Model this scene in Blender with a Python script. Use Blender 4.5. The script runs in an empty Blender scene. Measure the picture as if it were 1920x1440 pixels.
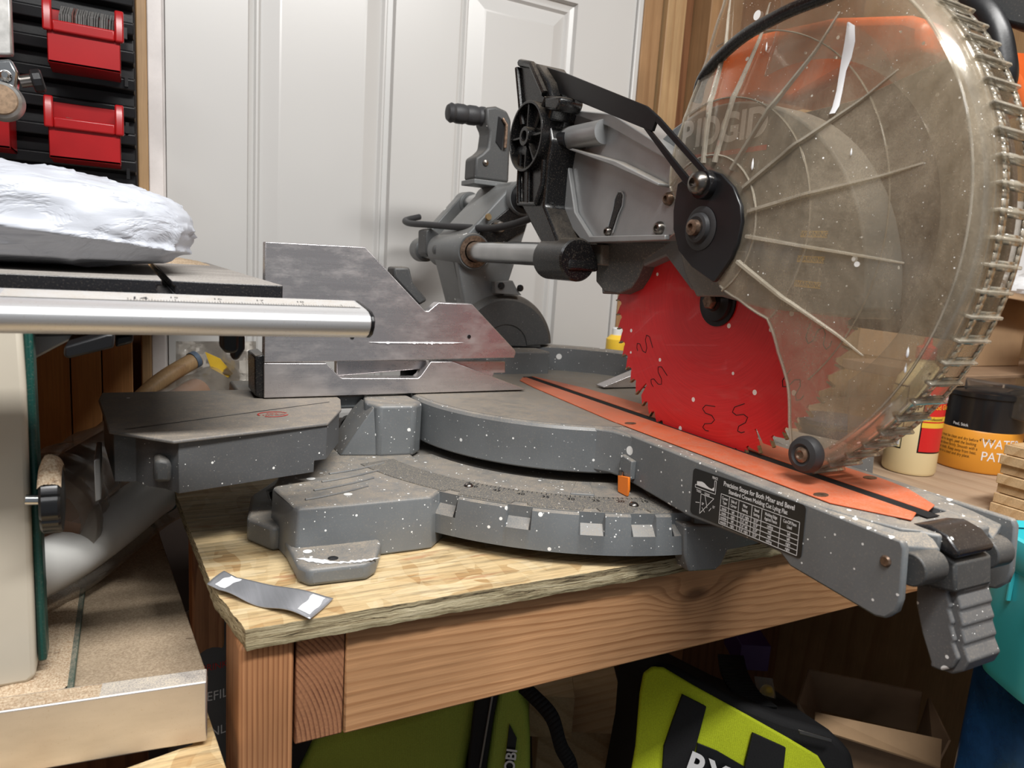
import bpy, bmesh, math, random
from mathutils import Vector, Matrix, noise as mn
random.seed(7)
R = math.radians
scene = bpy.context.scene
COL = scene.collection

# ---------------------------------------------------------------- camera, world, lights, exposure
EYE = 1.153                      # camera height above the floor; all coordinates below are relative to the eye
FPX = 1350.0
YAW, PITCH, ROLL = R(28.4), R(-9.4), R(3.85)
fw = Vector((math.sin(YAW)*math.cos(PITCH), math.cos(YAW)*math.cos(PITCH), math.sin(PITCH)))
r0 = Vector((math.cos(YAW), -math.sin(YAW), 0))
u0 = r0.cross(fw)
rt = r0*math.cos(ROLL) + u0*math.sin(ROLL)
up = -r0*math.sin(ROLL) + u0*math.cos(ROLL)
cam_d = bpy.data.cameras.new('camera')
cam = bpy.data.objects.new('camera', cam_d)
COL.objects.link(cam)
cam_d.sensor_fit = 'HORIZONTAL'; cam_d.sensor_width = 36.0
cam_d.lens = 36.0*FPX/1920.0
cam_d.clip_start = 0.02; cam_d.clip_end = 30
m = Matrix((rt, up, -fw)).transposed().to_4x4()
m.translation = Vector((0, 0, EYE))
cam.matrix_world = m
scene.camera = cam
cam_d.dof.use_dof = True; cam_d.dof.focus_distance = 0.68; cam_d.dof.aperture_fstop = 11.0

world = bpy.data.worlds.new('world'); scene.world = world
world.use_nodes = True
bg = world.node_tree.nodes['Background']
bg.inputs[0].default_value = (0.86, 0.93, 1.0, 1); bg.inputs[1].default_value = 0.20

def area(name, loc, target, sx, sy, power, color):
    l = bpy.data.lights.new(name, 'AREA'); l.shape = 'RECTANGLE'; l.size = sx; l.size_y = sy
    l.energy = power; l.color = color
    o = bpy.data.objects.new(name, l); COL.objects.link(o)
    o.location = Vector(loc) + Vector((0, 0, EYE))
    d = Vector(target) - Vector(loc)
    o.rotation_euler = d.to_track_quat('-Z', 'Y').to_euler()
    return o
area('shop_light', (0.34, -0.16, 1.02), (0.34, 0.45, -0.2), 1.2, 0.14, 34, (1.0, 0.985, 0.96))
area('shop_light', (-0.9, -0.5, 1.25), (0.2, 0.8, -0.1), 1.2, 0.3, 9, (0.97, 0.98, 1.0))

scene.view_settings.view_transform = 'Standard'
scene.view_settings.look = 'None'
scene.view_settings.gamma = 1.0
scene.view_settings.use_curve_mapping = False
scene.view_settings.exposure = 0.0

# ---------------------------------------------------------------- points seen in the photograph, put on real planes
def ray(x, y): return fw + rt*((x-960)/FPX) - up*((y-720)/FPX)
def onX(x, y, X): r = ray(x, y); return r*(X/r.x)
def onY(x, y, Y): r = ray(x, y); return r*(Y/r.y)
def onZ(x, y, Z): r = ray(x, y); return r*(Z/r.z)
def pt(x, y, d): return ray(x, y)*d
def yz(pts, X): return [(onX(x, y, X).y, onX(x, y, X).z) for x, y in pts]
def xz(pts, Y): return [(onY(x, y, Y).x, onY(x, y, Y).z) for x, y in pts]
def xy(pts, Z): return [(onZ(x, y, Z).x, onZ(x, y, Z).y) for x, y in pts]

# ---------------------------------------------------------------- mesh builder
class MB:
    def __init__(s): s.v = []; s.f = []; s.mi = []
    def add(s, vs, fs, mi=0):
        b = len(s.v); s.v += [Vector(p) for p in vs]
        for f in fs: s.f.append([b+i for i in f]); s.mi.append(mi)
        return s
    def box(s, x0, x1, y0, y1, z0, z1, mi=0):
        v = [(x, y, z) for z in (z0, z1) for y in (y0, y1) for x in (x0, x1)]
        return s.add(v, [(0,2,3,1),(4,5,7,6),(0,1,5,4),(2,6,7,3),(0,4,6,2),(1,3,7,5)], mi)
    def obox(s, c, ax, ay, az, mi=0):    # centre and three half-axis vectors
        c = Vector(c); ax = Vector(ax); ay = Vector(ay); az = Vector(az)
        v = [c+ax*i+ay*j+az*k for k in (-1, 1) for j in (-1, 1) for i in (-1, 1)]
        return s.add(v, [(0,2,3,1),(4,5,7,6),(0,1,5,4),(2,6,7,3),(0,4,6,2),(1,3,7,5)], mi)
    def prism(s, pts, a, b, axis='X', mi=0, inset=0.0):
        # pts are 2D in the plane across the axis: X->(y,z)  Y->(x,z)  Z->(x,y)
        n = len(pts)
        ar = sum(pts[i][0]*pts[(i+1)%n][1]-pts[(i+1)%n][0]*pts[i][1] for i in range(n))
        pts = list(pts) if ar > 0 else list(pts)[::-1]
        def mk(p, t):
            return {'X': (t, p[0], p[1]), 'Y': (p[0], t, p[1]), 'Z': (p[0], p[1], t)}[axis]
        v = [mk(p, a) for p in pts] + [mk(p, b) for p in pts]
        f = [list(range(n))[::-1], list(range(n, 2*n))] + [(i, (i+1)%n, n+(i+1)%n, n+i) for i in range(n)]
        if axis == 'Y': f = [list(q)[::-1] for q in f]
        return s.add(v, f, mi)
    def tube(s, path, r, seg=14, mi=0, caps=True):
        path = [Vector(p) for p in path]; n = len(path)
        rr = r if isinstance(r, (list, tuple)) else [r]*n
        t0 = (path[1]-path[0]).normalized()
        ref = Vector((0, 0, 1)) if abs(t0.z) < .9 else Vector((1, 0, 0))
        nx = t0.cross(ref).normalized(); vs = []
        for i, p in enumerate(path):
            t = (path[min(i+1, n-1)]-path[max(i-1, 0)]).normalized()
            nx = (nx - t*nx.dot(t)).normalized(); ny = t.cross(nx)
            for k in range(seg):
                a = 2*math.pi*k/seg
                vs.append(p + nx*math.cos(a)*rr[i] + ny*math.sin(a)*rr[i])
        fs = [(i*seg+k, i*seg+(k+1)%seg, (i+1)*seg+(k+1)%seg, (i+1)*seg+k) for i in range(n-1) for k in range(seg)]
        if caps: fs += [list(range(seg))[::-1], list(range((n-1)*seg, n*seg))]
        return s.add(vs, fs, mi)
    def lathe(s, prof, c, axis, seg=40, mi=0, closed=False):
        # prof: (radius, height along axis)
        c = Vector(c); ax = Vector(axis).normalized()
        ref = Vector((0, 0, 1)) if abs(ax.z) < .9 else Vector((1, 0, 0))
        nx = ax.cross(ref).normalized(); ny = ax.cross(nx); n = len(prof); vs = []
        for r_, h in prof:
            for k in range(seg):
                a = 2*math.pi*k/seg
                vs.append(c + ax*h + nx*math.cos(a)*r_ + ny*math.sin(a)*r_)
        fs = [(i*seg+k, i*seg+(k+1)%seg, (i+1)*seg+(k+1)%seg, (i+1)*seg+k) for i in range(n-1) for k in range(seg)]
        if closed: fs += [((n-1)*seg+k, (n-1)*seg+(k+1)%seg, (k+1)%seg, k) for k in range(seg)]
        else: fs += [list(range(seg))[::-1], list(range((n-1)*seg, n*seg))]
        return s.add(vs, fs, mi)
    def grid(s, fn, nu, nv, mi=0, wrap=False):
        vs = [fn(i/nu, j/nv) for j in range(nv+1) for i in range(nu+1)]
        return s.add(vs, [(j*(nu+1)+i, j*(nu+1)+i+1, (j+1)*(nu+1)+i+1, (j+1)*(nu+1)+i) for j in range(nv) for i in range(nu)], mi)
    def build(s, name, mats, parent=None, bevel=0, seg=2, sharp=35, solid=0, flat=False, origin=None, sub=0):
        me = bpy.data.meshes.new(name)
        w = WO.get(parent.name, Vector()) if parent else Vector(origin or (0, 0, 0))
        me.from_pydata([tuple(p-w) for p in s.v], [], s.f)
        mats = mats if isinstance(mats, (list, tuple)) else [mats]
        for mm in mats: me.materials.append(mm)
        me.polygons.foreach_set('material_index', s.mi)
        bm = bmesh.new(); bm.from_mesh(me)
        bmesh.ops.recalc_face_normals(bm, faces=bm.faces); bm.to_mesh(me); bm.free()
        if not flat:
            me.shade_smooth(); me.set_sharp_from_angle(angle=R(sharp))
        o = bpy.data.objects.new(name, me); COL.objects.link(o)
        if parent: o.parent = parent
        else: o.location = w + Vector((0, 0, EYE))
        WO[o.name] = w
        if solid:
            md = o.modifiers.new('thickness', 'SOLIDIFY'); md.thickness = solid; md.offset = 0
        if sub:
            md = o.modifiers.new('smooth', 'SUBSURF'); md.levels = sub; md.render_levels = sub
        if bevel:
            md = o.modifiers.new('bevel', 'BEVEL'); md.width = bevel; md.segments = seg
            md.limit_method = 'ANGLE'; md.angle_limit = R(32)
        return o
WO = {}
def tag(o, label=None, cat=None, group=None, kind=None):
    if label: o['label'] = label
    if cat: o['category'] = cat
    if group: o['group'] = group
    if kind: o['kind'] = kind
    return o
def thing(name, label, cat, loc, group=None):
    o = bpy.data.objects.new(name, None); COL.objects.link(o)
    o.location = Vector(loc) + Vector((0, 0, EYE)); o.empty_display_size = .03
    WO[o.name] = Vector(loc)
    return tag(o, label, cat, group)
def text(name, body, size, org, u, v, mat, parent, align='CENTER', depth=0.0002, bold=0.0, squash=1.0):
    cu = bpy.data.curves.new('txt', 'FONT'); cu.body = body; cu.size = size; cu.align_x = align; cu.align_y = 'CENTER'
    cu.extrude = depth/size if False else 0.0; cu.offset = bold
    to = bpy.data.objects.new('txt', cu); COL.objects.link(to)
    dg = bpy.context.evaluated_depsgraph_get()
    me0 = bpy.data.meshes.new_from_object(to.evaluated_get(dg))
    bpy.data.objects.remove(to)
    u = Vector(u).normalized(); v = Vector(v).normalized(); n = u.cross(v)
    mb = MB(); vs = [Vector(org) + u*p.co.x*squash + v*p.co.y + n*depth for p in me0.vertices]
    mb.add(vs, [list(p.vertices) for p in me0.polygons])
    bpy.data.meshes.remove(me0)
    me = mb.build(name, mat, parent, flat=True)
    return me
def rrect(w, h, r, n=5):
    out = []
    for cx, cy, a0 in ((w/2-r, h/2-r, 0), (-w/2+r, h/2-r, 90), (-w/2+r, -h/2+r, 180), (w/2-r, -h/2+r, 270)):
        for k in range(n+1):
            a = R(a0+90*k/n); out.append((cx+r*math.cos(a), cy+r*math.sin(a)))
    return out
def arc(cx, cy, r, a0, a1, n=16):
    return [(cx+r*math.cos(R(a0+(a1-a0)*k/n)), cy+r*math.sin(R(a0+(a1-a0)*k/n))) for k in range(n+1)]

# ---------------------------------------------------------------- materials
class NT:
    def __init__(s, name):
        s.m = bpy.data.materials.new(name); s.m.use_nodes = True; s.t = s.m.node_tree; s.t.nodes.clear()
        s.out = s.t.nodes.new('ShaderNodeOutputMaterial')
        g = s.t.nodes.new('ShaderNodeNewGeometry'); sb = s.t.nodes.new('ShaderNodeVectorMath'); sb.operation = 'SUBTRACT'
        s.t.links.new(g.outputs['Position'], sb.inputs[0]); sb.inputs[1].default_value = (0, 0, EYE)
        s.co = sb.outputs[0]          # metres, measured from eye height
    def n(s, ty, **kw):
        o = s.t.nodes.new(ty)
        for k, v in kw.items(): setattr(o, k, v)
        return o
    def l(s, a, b):
        if hasattr(a, 'links') or isinstance(a, bpy.types.NodeSocket): s.t.links.new(a, b)
        else:
            try: b.default_value = a
            except Exception: b.default_value = a[0]
    def math(s, op, a, b=0.0, c=0.0, clamp=False):
        o = s.n('ShaderNodeMath', operation=op, use_clamp=clamp)
        s.l(a, o.inputs[0]); s.l(b, o.inputs[1])
        if len(o.inputs) > 2: s.l(c, o.inputs[2])
        return o.outputs[0]
    def map(s, scale=(1,1,1), rot=(0,0,0), loc=(0,0,0), src=None):
        o = s.n('ShaderNodeMapping'); s.l(src or s.co, o.inputs[0])
        o.inputs['Scale'].default_value = scale; o.inputs['Rotation'].default_value = rot; o.inputs['Location'].default_value = loc
        return o.outputs[0]
    def noise(s, scale, detail=3, vec=None, rough=.55, dist=0.0, col=False):
        o = s.n('ShaderNodeTexNoise'); s.l(vec or s.co, o.inputs['Vector'])
        o.inputs['Scale'].default_value = scale; o.inputs['Detail'].default_value = detail
        o.inputs['Roughness'].default_value = rough; o.inputs['Distortion'].default_value = dist
        return o.outputs[1 if col else 0]
    def voro(s, scale, vec=None, feat='F1'):
        o = s.n('ShaderNodeTexVoronoi', feature=feat); s.l(vec or s.co, o.inputs['Vector']); o.inputs['Scale'].default_value = scale
        return o
    def ramp(s, fac, stops, interp='LINEAR'):
        o = s.n('ShaderNodeValToRGB'); s.l(fac, o.inputs[0]); cr = o.color_ramp; cr.interpolation = interp
        while len(cr.elements) < len(stops): cr.elements.new(0.5)
        for e, (p, c) in zip(cr.elements, stops):
            e.position = p; e.color = (c, c, c, 1) if isinstance(c, (int, float)) else (*c, 1)
        return o.outputs[0]
    def mix(s, fac, a, b, mode='MIX'):
        o = s.n('ShaderNodeMix', data_type='RGBA', blend_type=mode)
        s.l(fac, o.inputs[0])
        for v, i in ((a, 6), (b, 7)):
            if isinstance(v, tuple): v = (*v, 1) if len(v) == 3 else v
            s.l(v, o.inputs[i])
        return o.outputs[2]
    def sep(s, src=None):
        o = s.n('ShaderNodeSeparateXYZ'); s.l(src or s.co, o.inputs[0]); return o.outputs
    def bump(s, h, strength=.3, dist=.001, nrm=None):
        o = s.n('ShaderNodeBump'); s.l(h, o.inputs['Height']); o.inputs['Strength'].default_value = strength
        o.inputs['Distance'].default_value = dist
        if nrm: s.l(nrm, o.inputs['Normal'])
        return o.outputs[0]
    def upz(s):
        g = s.n('ShaderNodeNewGeometry'); return s.sep(g.outputs['Normal'])[2]
    def bsdf(s, color, rough=.5, metal=0.0, normal=None, spec=.5, alpha=None, trans=None, coat=0, sub=0, emis=None):
        b = s.n('ShaderNodeBsdfPrincipled')
        if isinstance(color, tuple): color = (*color, 1) if len(color) == 3 else color
        s.l(color, b.inputs['Base Color']); s.l(rough, b.inputs['Roughness']); s.l(metal, b.inputs['Metallic'])
        b.inputs['Specular IOR Level'].default_value = spec
        if normal: s.l(normal, b.inputs['Normal'])
        if alpha is not None: s.l(alpha, b.inputs['Alpha'])
        if trans is not None: s.l(trans, b.inputs['Transmission Weight'])
        if coat: b.inputs['Coat Weight'].default_value = coat
        return b.outputs[0]
    def done(s, sh): s.l(sh, s.out.inputs[0]); return s.m
    # reusable layers
    def dots(s, density=.5, size=1.0):     # paint splatter
        fac = None
        for sc, pw in ((48/size, 4.5), (120/size, 4.5), (300/size, 4.0), (22/size, 10.0)):
            vv = s.mix(.06, s.co, s.noise(60, 1, col=True)) if False else s.co
            v = s.voro(sc, vv); c = s.sep(v.outputs['Color'])[0]
            rad = s.math('MULTIPLY', s.math('POWER', c, pw), .24*density)
            f = s.math('LESS_THAN', v.outputs['Distance'], rad)
            fac = f if fac is None else s.math('MAXIMUM', fac, f)
        return fac
    def dusty(s, amt=.6, lo=.35, hi=.95, scale=60):
        u = s.n('ShaderNodeMapRange'); s.l(s.upz(), u.inputs[0]); u.inputs[1].default_value = lo; u.inputs[2].default_value = hi
        nz = s.ramp(s.noise(scale, 5, rough=.7), [(.3, .25), (.62, 1.0)])
        gr = s.ramp(s.noise(900, 2), [(.4, .45), (.6, 1.0)])
        return s.math('MULTIPLY', s.math('MULTIPLY', u.outputs[0], nz), s.math('MULTIPLY', gr, amt), clamp=True)

DUST = (.40, .33, .25)
def plain(name, c, rough=.5, metal=0.0, var=.12, vs=25, bump=0.0, bs=400, spec=.5, coat=0):
    t = NT(name); nz = t.ramp(t.noise(vs, 4), [(.25, 1-var), (.75, 1+var)])
    col = t.mix(1.0, c, nz, 'MULTIPLY')
    nr = t.bump(t.noise(bs, 2), bump, .0006) if bump else None
    return t.done(t.bsdf(col, rough, metal, nr, spec, coat=coat))
def painted(name, c, rough=.42, dots=.8, dust=.6, metal=0.0, bump=.15, lo=.35, gen=.12, size=1.0):
    t = NT(name)
    col = t.mix(1.0, c, t.ramp(t.noise(14, 5), [(.3, .86), (.7, 1.16)]), 'MULTIPLY')
    sc = t.ramp(t.noise(1.0, 4, t.map((40, 260, 260)), rough=.75), [(.66, 0.0), (.74, 1.0)])
    col = t.mix(t.math('MULTIPLY', sc, .16), col, (.55, .56, .56))
    dd = t.math('ADD', t.dusty(dust, lo), t.math('MULTIPLY', t.ramp(t.noise(700, 3), [(.56, 0.0), (.7, 1.0)]), gen), clamp=True)
    col = t.mix(dd, col, DUST)
    rg = t.math('ADD', t.math('MULTIPLY', dd, .45), rough)
    if dots: col = t.mix(t.dots(dots, size), col, (.86, .86, .84))
    return t.done(t.bsdf(col, rg, metal, t.bump(t.noise(500, 3), bump, .0005)))
M = {}
BX, BY, BZ = .479, .504, -.015          # saw blade centre
M['cast'] = painted('cast_grey_paint', (.150, .160, .166), .34, .95, .8, gen=.18)
M['cast_clean'] = painted('cast_grey_paint_clean', (.15, .158, .16), .38, .35, .3)
M['ext'] = painted('extension_side_paint', (.085, .088, .092), .42, .6, .3)
M['cast_dark'] = painted('dark_grey_plastic', (.055, .057, .058), .5, .25, .3)
M['silver'] = painted('silver_cast_paint', (.37, .38, .385), .3, .12, .42, metal=.45, lo=.2, gen=.16)
M['black_cast'] = painted('black_cast_plastic', (.006, .006, .0065), .27, .1, .3, lo=.5, gen=.10)
M['black'] = plain('black_plastic', (.009, .009, .010), .36, bump=.1, spec=.35)
M['black_gloss'] = plain('black_gloss', (.01, .01, .011), .2)
M['rubber'] = plain('black_rubber', (.03, .03, .032), .55, bump=.2)
M['chrome'] = plain('chrome_steel', (.62, .62, .62), .2, 1.0)
M['bolt'] = plain('dark_bolt_steel', (.22, .2, .18), .3, 1.0)
M['rust'] = plain('rusty_steel', (.20, .135, .095), .42, .7, var=.6, vs=300)
M['tube'] = plain('steel_slide_tube', (.42, .42, .42), .22, 1.0)
M['orange'] = painted('orange_plastic_insert', (.62, .115, .035), .45, .35, .38)
M['orange_body'] = plain('orange_housing', (.75, .13, .02), .35)
M['white_print'] = plain('white_print', (.8, .8, .8), .5, var=.05)
M['label_black'] = plain('black_label', (.012, .012, .013), .35)
M['red_print'] = plain('red_print', (.5, .03, .02), .45)
M['carbide'] = plain('carbide_tip', (.33, .27, .17), .35, .8, var=.4, vs=500)
M['white_paint'] = plain('white_paint_drip', (.85, .86, .88), .4, var=.03)

def m_scale():
    t = NT('scale_plate_dusty')
    base = t.mix(t.noise(25, 4), (.10, .10, .10), (.17, .16, .145))
    grit = t.ramp(t.noise(1000, 3), [(.5, 0.0), (.68, 1.0)])
    col = t.mix(t.math('MULTIPLY', grit, .75), base, (.5, .42, .3))
    col = t.mix(t.dots(.6), col, (.85, .85, .84))
    return t.done(t.bsdf(col, .55, 0, t.bump(grit, .5, .0006)))
M['scale'] = m_scale()
def m_blade():
    t = NT('red_blade_coating')
    x, y, z = t.sep()
    rad = t.math('SQRT', t.math('ADD', t.math('POWER', t.math('SUBTRACT', y, BY), 2.0), t.math('POWER', t.math('SUBTRACT', z, BZ), 2.0)))
    rg = t.n('ShaderNodeCombineXYZ'); t.l(t.math('MULTIPLY', rad, 900.0), rg.inputs[0])
    ang = t.math('ARCTAN2', t.math('SUBTRACT', z, BZ), t.math('SUBTRACT', y, BY)); t.l(t.math('MULTIPLY', ang, 2.0), rg.inputs[1])
    rings = t.noise(1.0, 4, rg.outputs[0])
    col = t.mix(t.ramp(rings, [(.3, 0.0), (.7, 1.0)]), (.60, .010, .014), (.72, .022, .025))
    sm = t.ramp(t.noise(1.0, 5, t.map((1, 18, 60)), rough=.7), [(.55, 0.0), (.75, .35)])
    col = t.mix(sm, col, (.62, .12, .10))
    col = t.mix(t.dots(.55), col, (.9, .85, .82))
    return t.done(t.bsdf(col, t.math('ADD', t.math('MULTIPLY', rings, .2), .28), 0.0, t.bump(rings, .12, .0003), coat=.2))
M['blade'] = m_blade()
def m_fence():
    t = NT('bare_aluminium_fence')
    st = t.noise(1.0, 5, t.map((8, 200, 420)), rough=.7)
    sc = t.ramp(t.noise(1.0, 5, t.map((25, 25, 60)), rough=.75), [(.46, 0.0), (.72, 1.0)])
    col = t.mix(st, (.42, .395, .40), (.60, .57, .57))
    col = t.mix(t.math('MULTIPLY', sc, .22), col, (.84, .80, .76))
    fine = t.ramp(t.noise(1.0, 3, t.map((260, 200, 1100)), rough=.7), [(.62, 0.0), (.72, .5)])
    col = t.mix(fine, col, (.8, .77, .73))
    rg = t.math('ADD', t.math('MULTIPLY', sc, .22), .26)
    return t.done(t.bsdf(col, rg, .82, t.bump(st, .12, .0004)))
M['fence'] = m_fence()
def m_guard():
    t = NT('dusty_clear_guard')
    nz = t.noise(1.0, 6, t.map((9, 14, 9)), rough=.72, dist=.6)
    st = t.noise(1.0, 4, t.map((60, 60, 18), rot=(R(35), 0, 0)), rough=.7)
    gr = t.ramp(t.noise(800, 3), [(.38, .78), (.66, 1.15)])
    f = t.math('MULTIPLY', t.math('ADD', t.ramp(nz, [(.32, .12), (.70, .44)]), t.ramp(st, [(.5, 0.0), (.75, .12)])), gr, clamp=True)
    sx, sy, sz = t.sep(); cl = t.n('ShaderNodeMapRange'); t.l(t.math('ADD', t.math('MULTIPLY', sz, 1.0), t.math('MULTIPLY', t.math('SUBTRACT', sy, .48), .8)), cl.inputs[0])
    cl.inputs[1].default_value = .0; cl.inputs[2].default_value = .13; cl.inputs[3].default_value = 1.02; cl.inputs[4].default_value = .42
    f = t.math('MULTIPLY', f, cl.outputs[0], clamp=True)      # less dust settled on the upper part
    tr = t.n('ShaderNodeBsdfTransparent'); tr.inputs[0].default_value = (.97, .955, .92, 1)
    df = t.n('ShaderNodeBsdfDiffuse'); t.l(t.mix(nz, (.56, .45, .31, 1), (.82, .74, .60, 1)), df.inputs[0])
    tl = t.n('ShaderNodeBsdfTranslucent'); tl.inputs[0].default_value = (.72, .62, .46, 1)
    dm = t.n('ShaderNodeMixShader'); dm.inputs[0].default_value = .4; t.l(df.outputs[0], dm.inputs[1]); t.l(tl.outputs[0], dm.inputs[2])
    m1 = t.n('ShaderNodeMixShader'); t.l(f, m1.inputs[0]); t.l(tr.outputs[0], m1.inputs[1]); t.l(dm.outputs[0], m1.inputs[2])
    gl = t.n('ShaderNodeBsdfGlossy'); gl.inputs['Roughness'].default_value = .14
    fr = t.n('ShaderNodeFresnel'); fr.inputs[0].default_value = 1.45
    m2 = t.n('ShaderNodeMixShader'); t.l(t.math('MULTIPLY', fr.outputs[0], .55), m2.inputs[0]); t.l(m1.outputs[0], m2.inputs[1]); t.l(gl.outputs[0], m2.inputs[2])
    dt = t.dots(.5, .9)
    wd = t.n('ShaderNodeBsdfDiffuse'); wd.inputs[0].default_value = (.9, .9, .88, 1)
    m3 = t.n('ShaderNodeMixShader'); t.l(dt, m3.inputs[0]); t.l(m2.outputs[0], m3.inputs[1]); t.l(wd.outputs[0], m3.inputs[2])
    return t.done(m3.outputs[0])
M['guard'] = m_guard()
def m_clear(name, tint, haze, hazecol, rough=.1, fres=1.0, wr=0.0, noisy=True):
    t = NT(name)
    nr = None
    if wr:
        nr = t.bump(t.noise(1.0, 5, t.map((30, 22, 40), rot=(.5, .3, .2)), rough=.65, dist=1.5), wr, .006)
    tr = t.n('ShaderNodeBsdfTransparent'); tr.inputs[0].default_value = (*tint, 1)
    df = t.n('ShaderNodeBsdfDiffuse'); df.inputs[0].default_value = (*hazecol, 1)
    m1 = t.n('ShaderNodeMixShader')
    t.l(t.ramp(t.noise(18, 5, rough=.7), [(.3, haze*.5), (.7, min(1.0, haze*1.5))]), m1.inputs[0])
    t.l(tr.outputs[0], m1.inputs[1]); t.l(df.outputs[0], m1.inputs[2])
    gl = t.n('ShaderNodeBsdfGlossy'); gl.inputs['Roughness'].default_value = rough
    fr = t.n('ShaderNodeFresnel'); fr.inputs[0].default_value = 1.45
    if nr:
        for q in (gl, fr, df): t.l(nr, q.inputs['Normal'])
    m2 = t.n('ShaderNodeMixShader'); t.l(t.math('MULTIPLY', fr.outputs[0], fres), m2.inputs[0]); t.l(m1.outputs[0], m2.inputs[1]); t.l(gl.outputs[0], m2.inputs[2])
    return t.done(m2.outputs[0])
M['film'] = m_clear('clear_plastic_film', (.95, .93, .90), .16, (.62, .57, .5), .2, .7, wr=.3)
M['guard_clear'] = m_clear('clear_guard_rib', (.96, .94, .89), .30, (.80, .73, .60), .08, 1.3)
M['pack'] = m_clear('clear_blister_plastic', (.95, .95, .95), .05, (.6, .6, .6), .08, 1.4)
M['crate'] = m_clear('blue_translucent_plastic', (.12, .35, .85), .5, (.03, .14, .42), .2, 1.0)

def m_wood(name, along, light, dark, freq=70, tilt=.08, off=(0, .03, -.02), knot=None, rough=.6, warp=.010, stain=0.0, sharp=True):
    # growth rings around an axis nearly parallel to `along` give straight or cathedral grain on any cut
    t = NT(name); x, y, z = t.sep()
    ax = {'X': (x, y, z), 'Y': (y, x, z), 'Z': (z, x, y)}[along]
    w = t.noise(1.0, 3, t.map({'X': (3, 14, 14), 'Y': (14, 3, 14), 'Z': (14, 14, 3)}[along]))
    a = t.math('ADD', t.math('SUBTRACT', ax[1], off[1]), t.math('ADD', t.math('MULTIPLY', ax[0], tilt), t.math('MULTIPLY', w, warp)))
    b = t.math('ADD', t.math('SUBTRACT', ax[2], off[2]), t.math('ADD', t.math('MULTIPLY', ax[0], tilt*.6), t.math('MULTIPLY', w, warp)))
    rad = t.math('SQRT', t.math('ADD', t.math('POWER', a, 2.0), t.math('POWER', b, 2.0)))
    kf = None
    if knot:
        d = t.n('ShaderNodeVectorMath', operation='DISTANCE'); 
        sc = t.map(knot[1], loc=(0, 0, 0)); t.l(sc, d.inputs[0]); d.inputs[1].default_value = tuple(knot[0][i]*knot[1][i] for i in range(3))
        kd = d.outputs['Value']
        kf = t.ramp(kd, [(0.0, 1.0), (1.0, 0.0)], 'EASE')
        rad = t.math('ADD', rad, t.math('MULTIPLY', t.math('MULTIPLY', kf, t.math('ADD', .5, w)), .020))
    ph = t.math('FRACT', t.math('MULTIPLY', rad, freq))
    g = t.ramp(ph, [(0.0, 0.0), (.5, .12), (.84, 1.0), (.95, .8), (1.0, 0.0)])
    g = t.math('MULTIPLY', g, t.ramp(t.noise(1.0, 3, t.map({'X': (5, 40, 40), 'Y': (40, 5, 40), 'Z': (40, 40, 5)}[along])), [(.35, .45), (.65, 1.0)]))
    fib = t.noise(1.0, 4, t.map({'X': (12, 500, 500), 'Y': (500, 12, 500), 'Z': (500, 500, 12)}[along]), rough=.7)
    col = t.mix(g, light, dark)
    col = t.mix(1.0, col, t.ramp(fib, [(.25, .78), (.75, 1.18)]), 'MULTIPLY')
    col = t.mix(1.0, col, t.ramp(t.noise(7, 3), [(.3, .84), (.7, 1.14)]), 'MULTIPLY')
    if kf is not None: col = t.mix(t.ramp(kf, [(.78, 0.0), (.97, .85)]), col, tuple(c*.35 for c in dark))
    h = t.math('ADD', t.math('MULTIPLY', g, .12), fib)
    return t.done(t.bsdf(col, rough, 0, t.bump(h, .3, .0005), spec=.35))
FIR_L, FIR_D = (.47, .25, .12), (.27, .115, .048)
M['apron'] = m_wood('fir_board', 'X', (.52, .28, .135), (.30, .135, .055), 125, .13, (0, .555, -.385), rough=.55, warp=.026,
                    knot=((.475, .48, -.300), (15, 10, 36)))
M['post'] = m_wood('fir_post', 'Z', (.44, .21, .095), (.25, .10, .042), 330, .01, (0, .0, .53), rough=.6)
M['endgrain'] = m_wood('fir_end_grain', 'Y', (.36, .165, .08), (.14, .05, .025), 300, 0.0, (0, .02, -.36), rough=.75, warp=.004)
M['stud'] = m_wood('stud_wood', 'Z', (.33, .19, .09), (.26, .14, .062), 40, .02, (0, .5, 1.0), rough=.6)
M['stud_dark'] = m_wood('dark_stud_wood', 'Z', (.20, .085, .035), (.13, .05, .02), 40, .03, (0, .6, .9), rough=.6)
M['pine'] = m_wood('pine_strip', 'Z', (.42, .27, .135), (.34, .20, .095), 60, .01, (0, .1, .7), rough=.5)
M['plank'] = m_wood('stained_plank', 'Z', (.55, .27, .10), (.40, .17, .06), 30, .03, (0, .3, .8), rough=.55)
M['apronB'] = m_wood('fir_board_side', 'Y', (.36, .21, .11), (.22, .11, .05), 80, .05, (0, .95, -.42), rough=.6)
M['block'] = m_wood('pale_wood_block', 'X', (.58, .40, .22), (.46, .29, .14), 60, .05, (0, .3, -.3), rough=.6)
M['plyshelf'] = m_wood('plywood_shelf', 'Y', (.42, .30, .20), (.33, .22, .14), 30, .1, (0, .4, .3), rough=.7)
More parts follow.
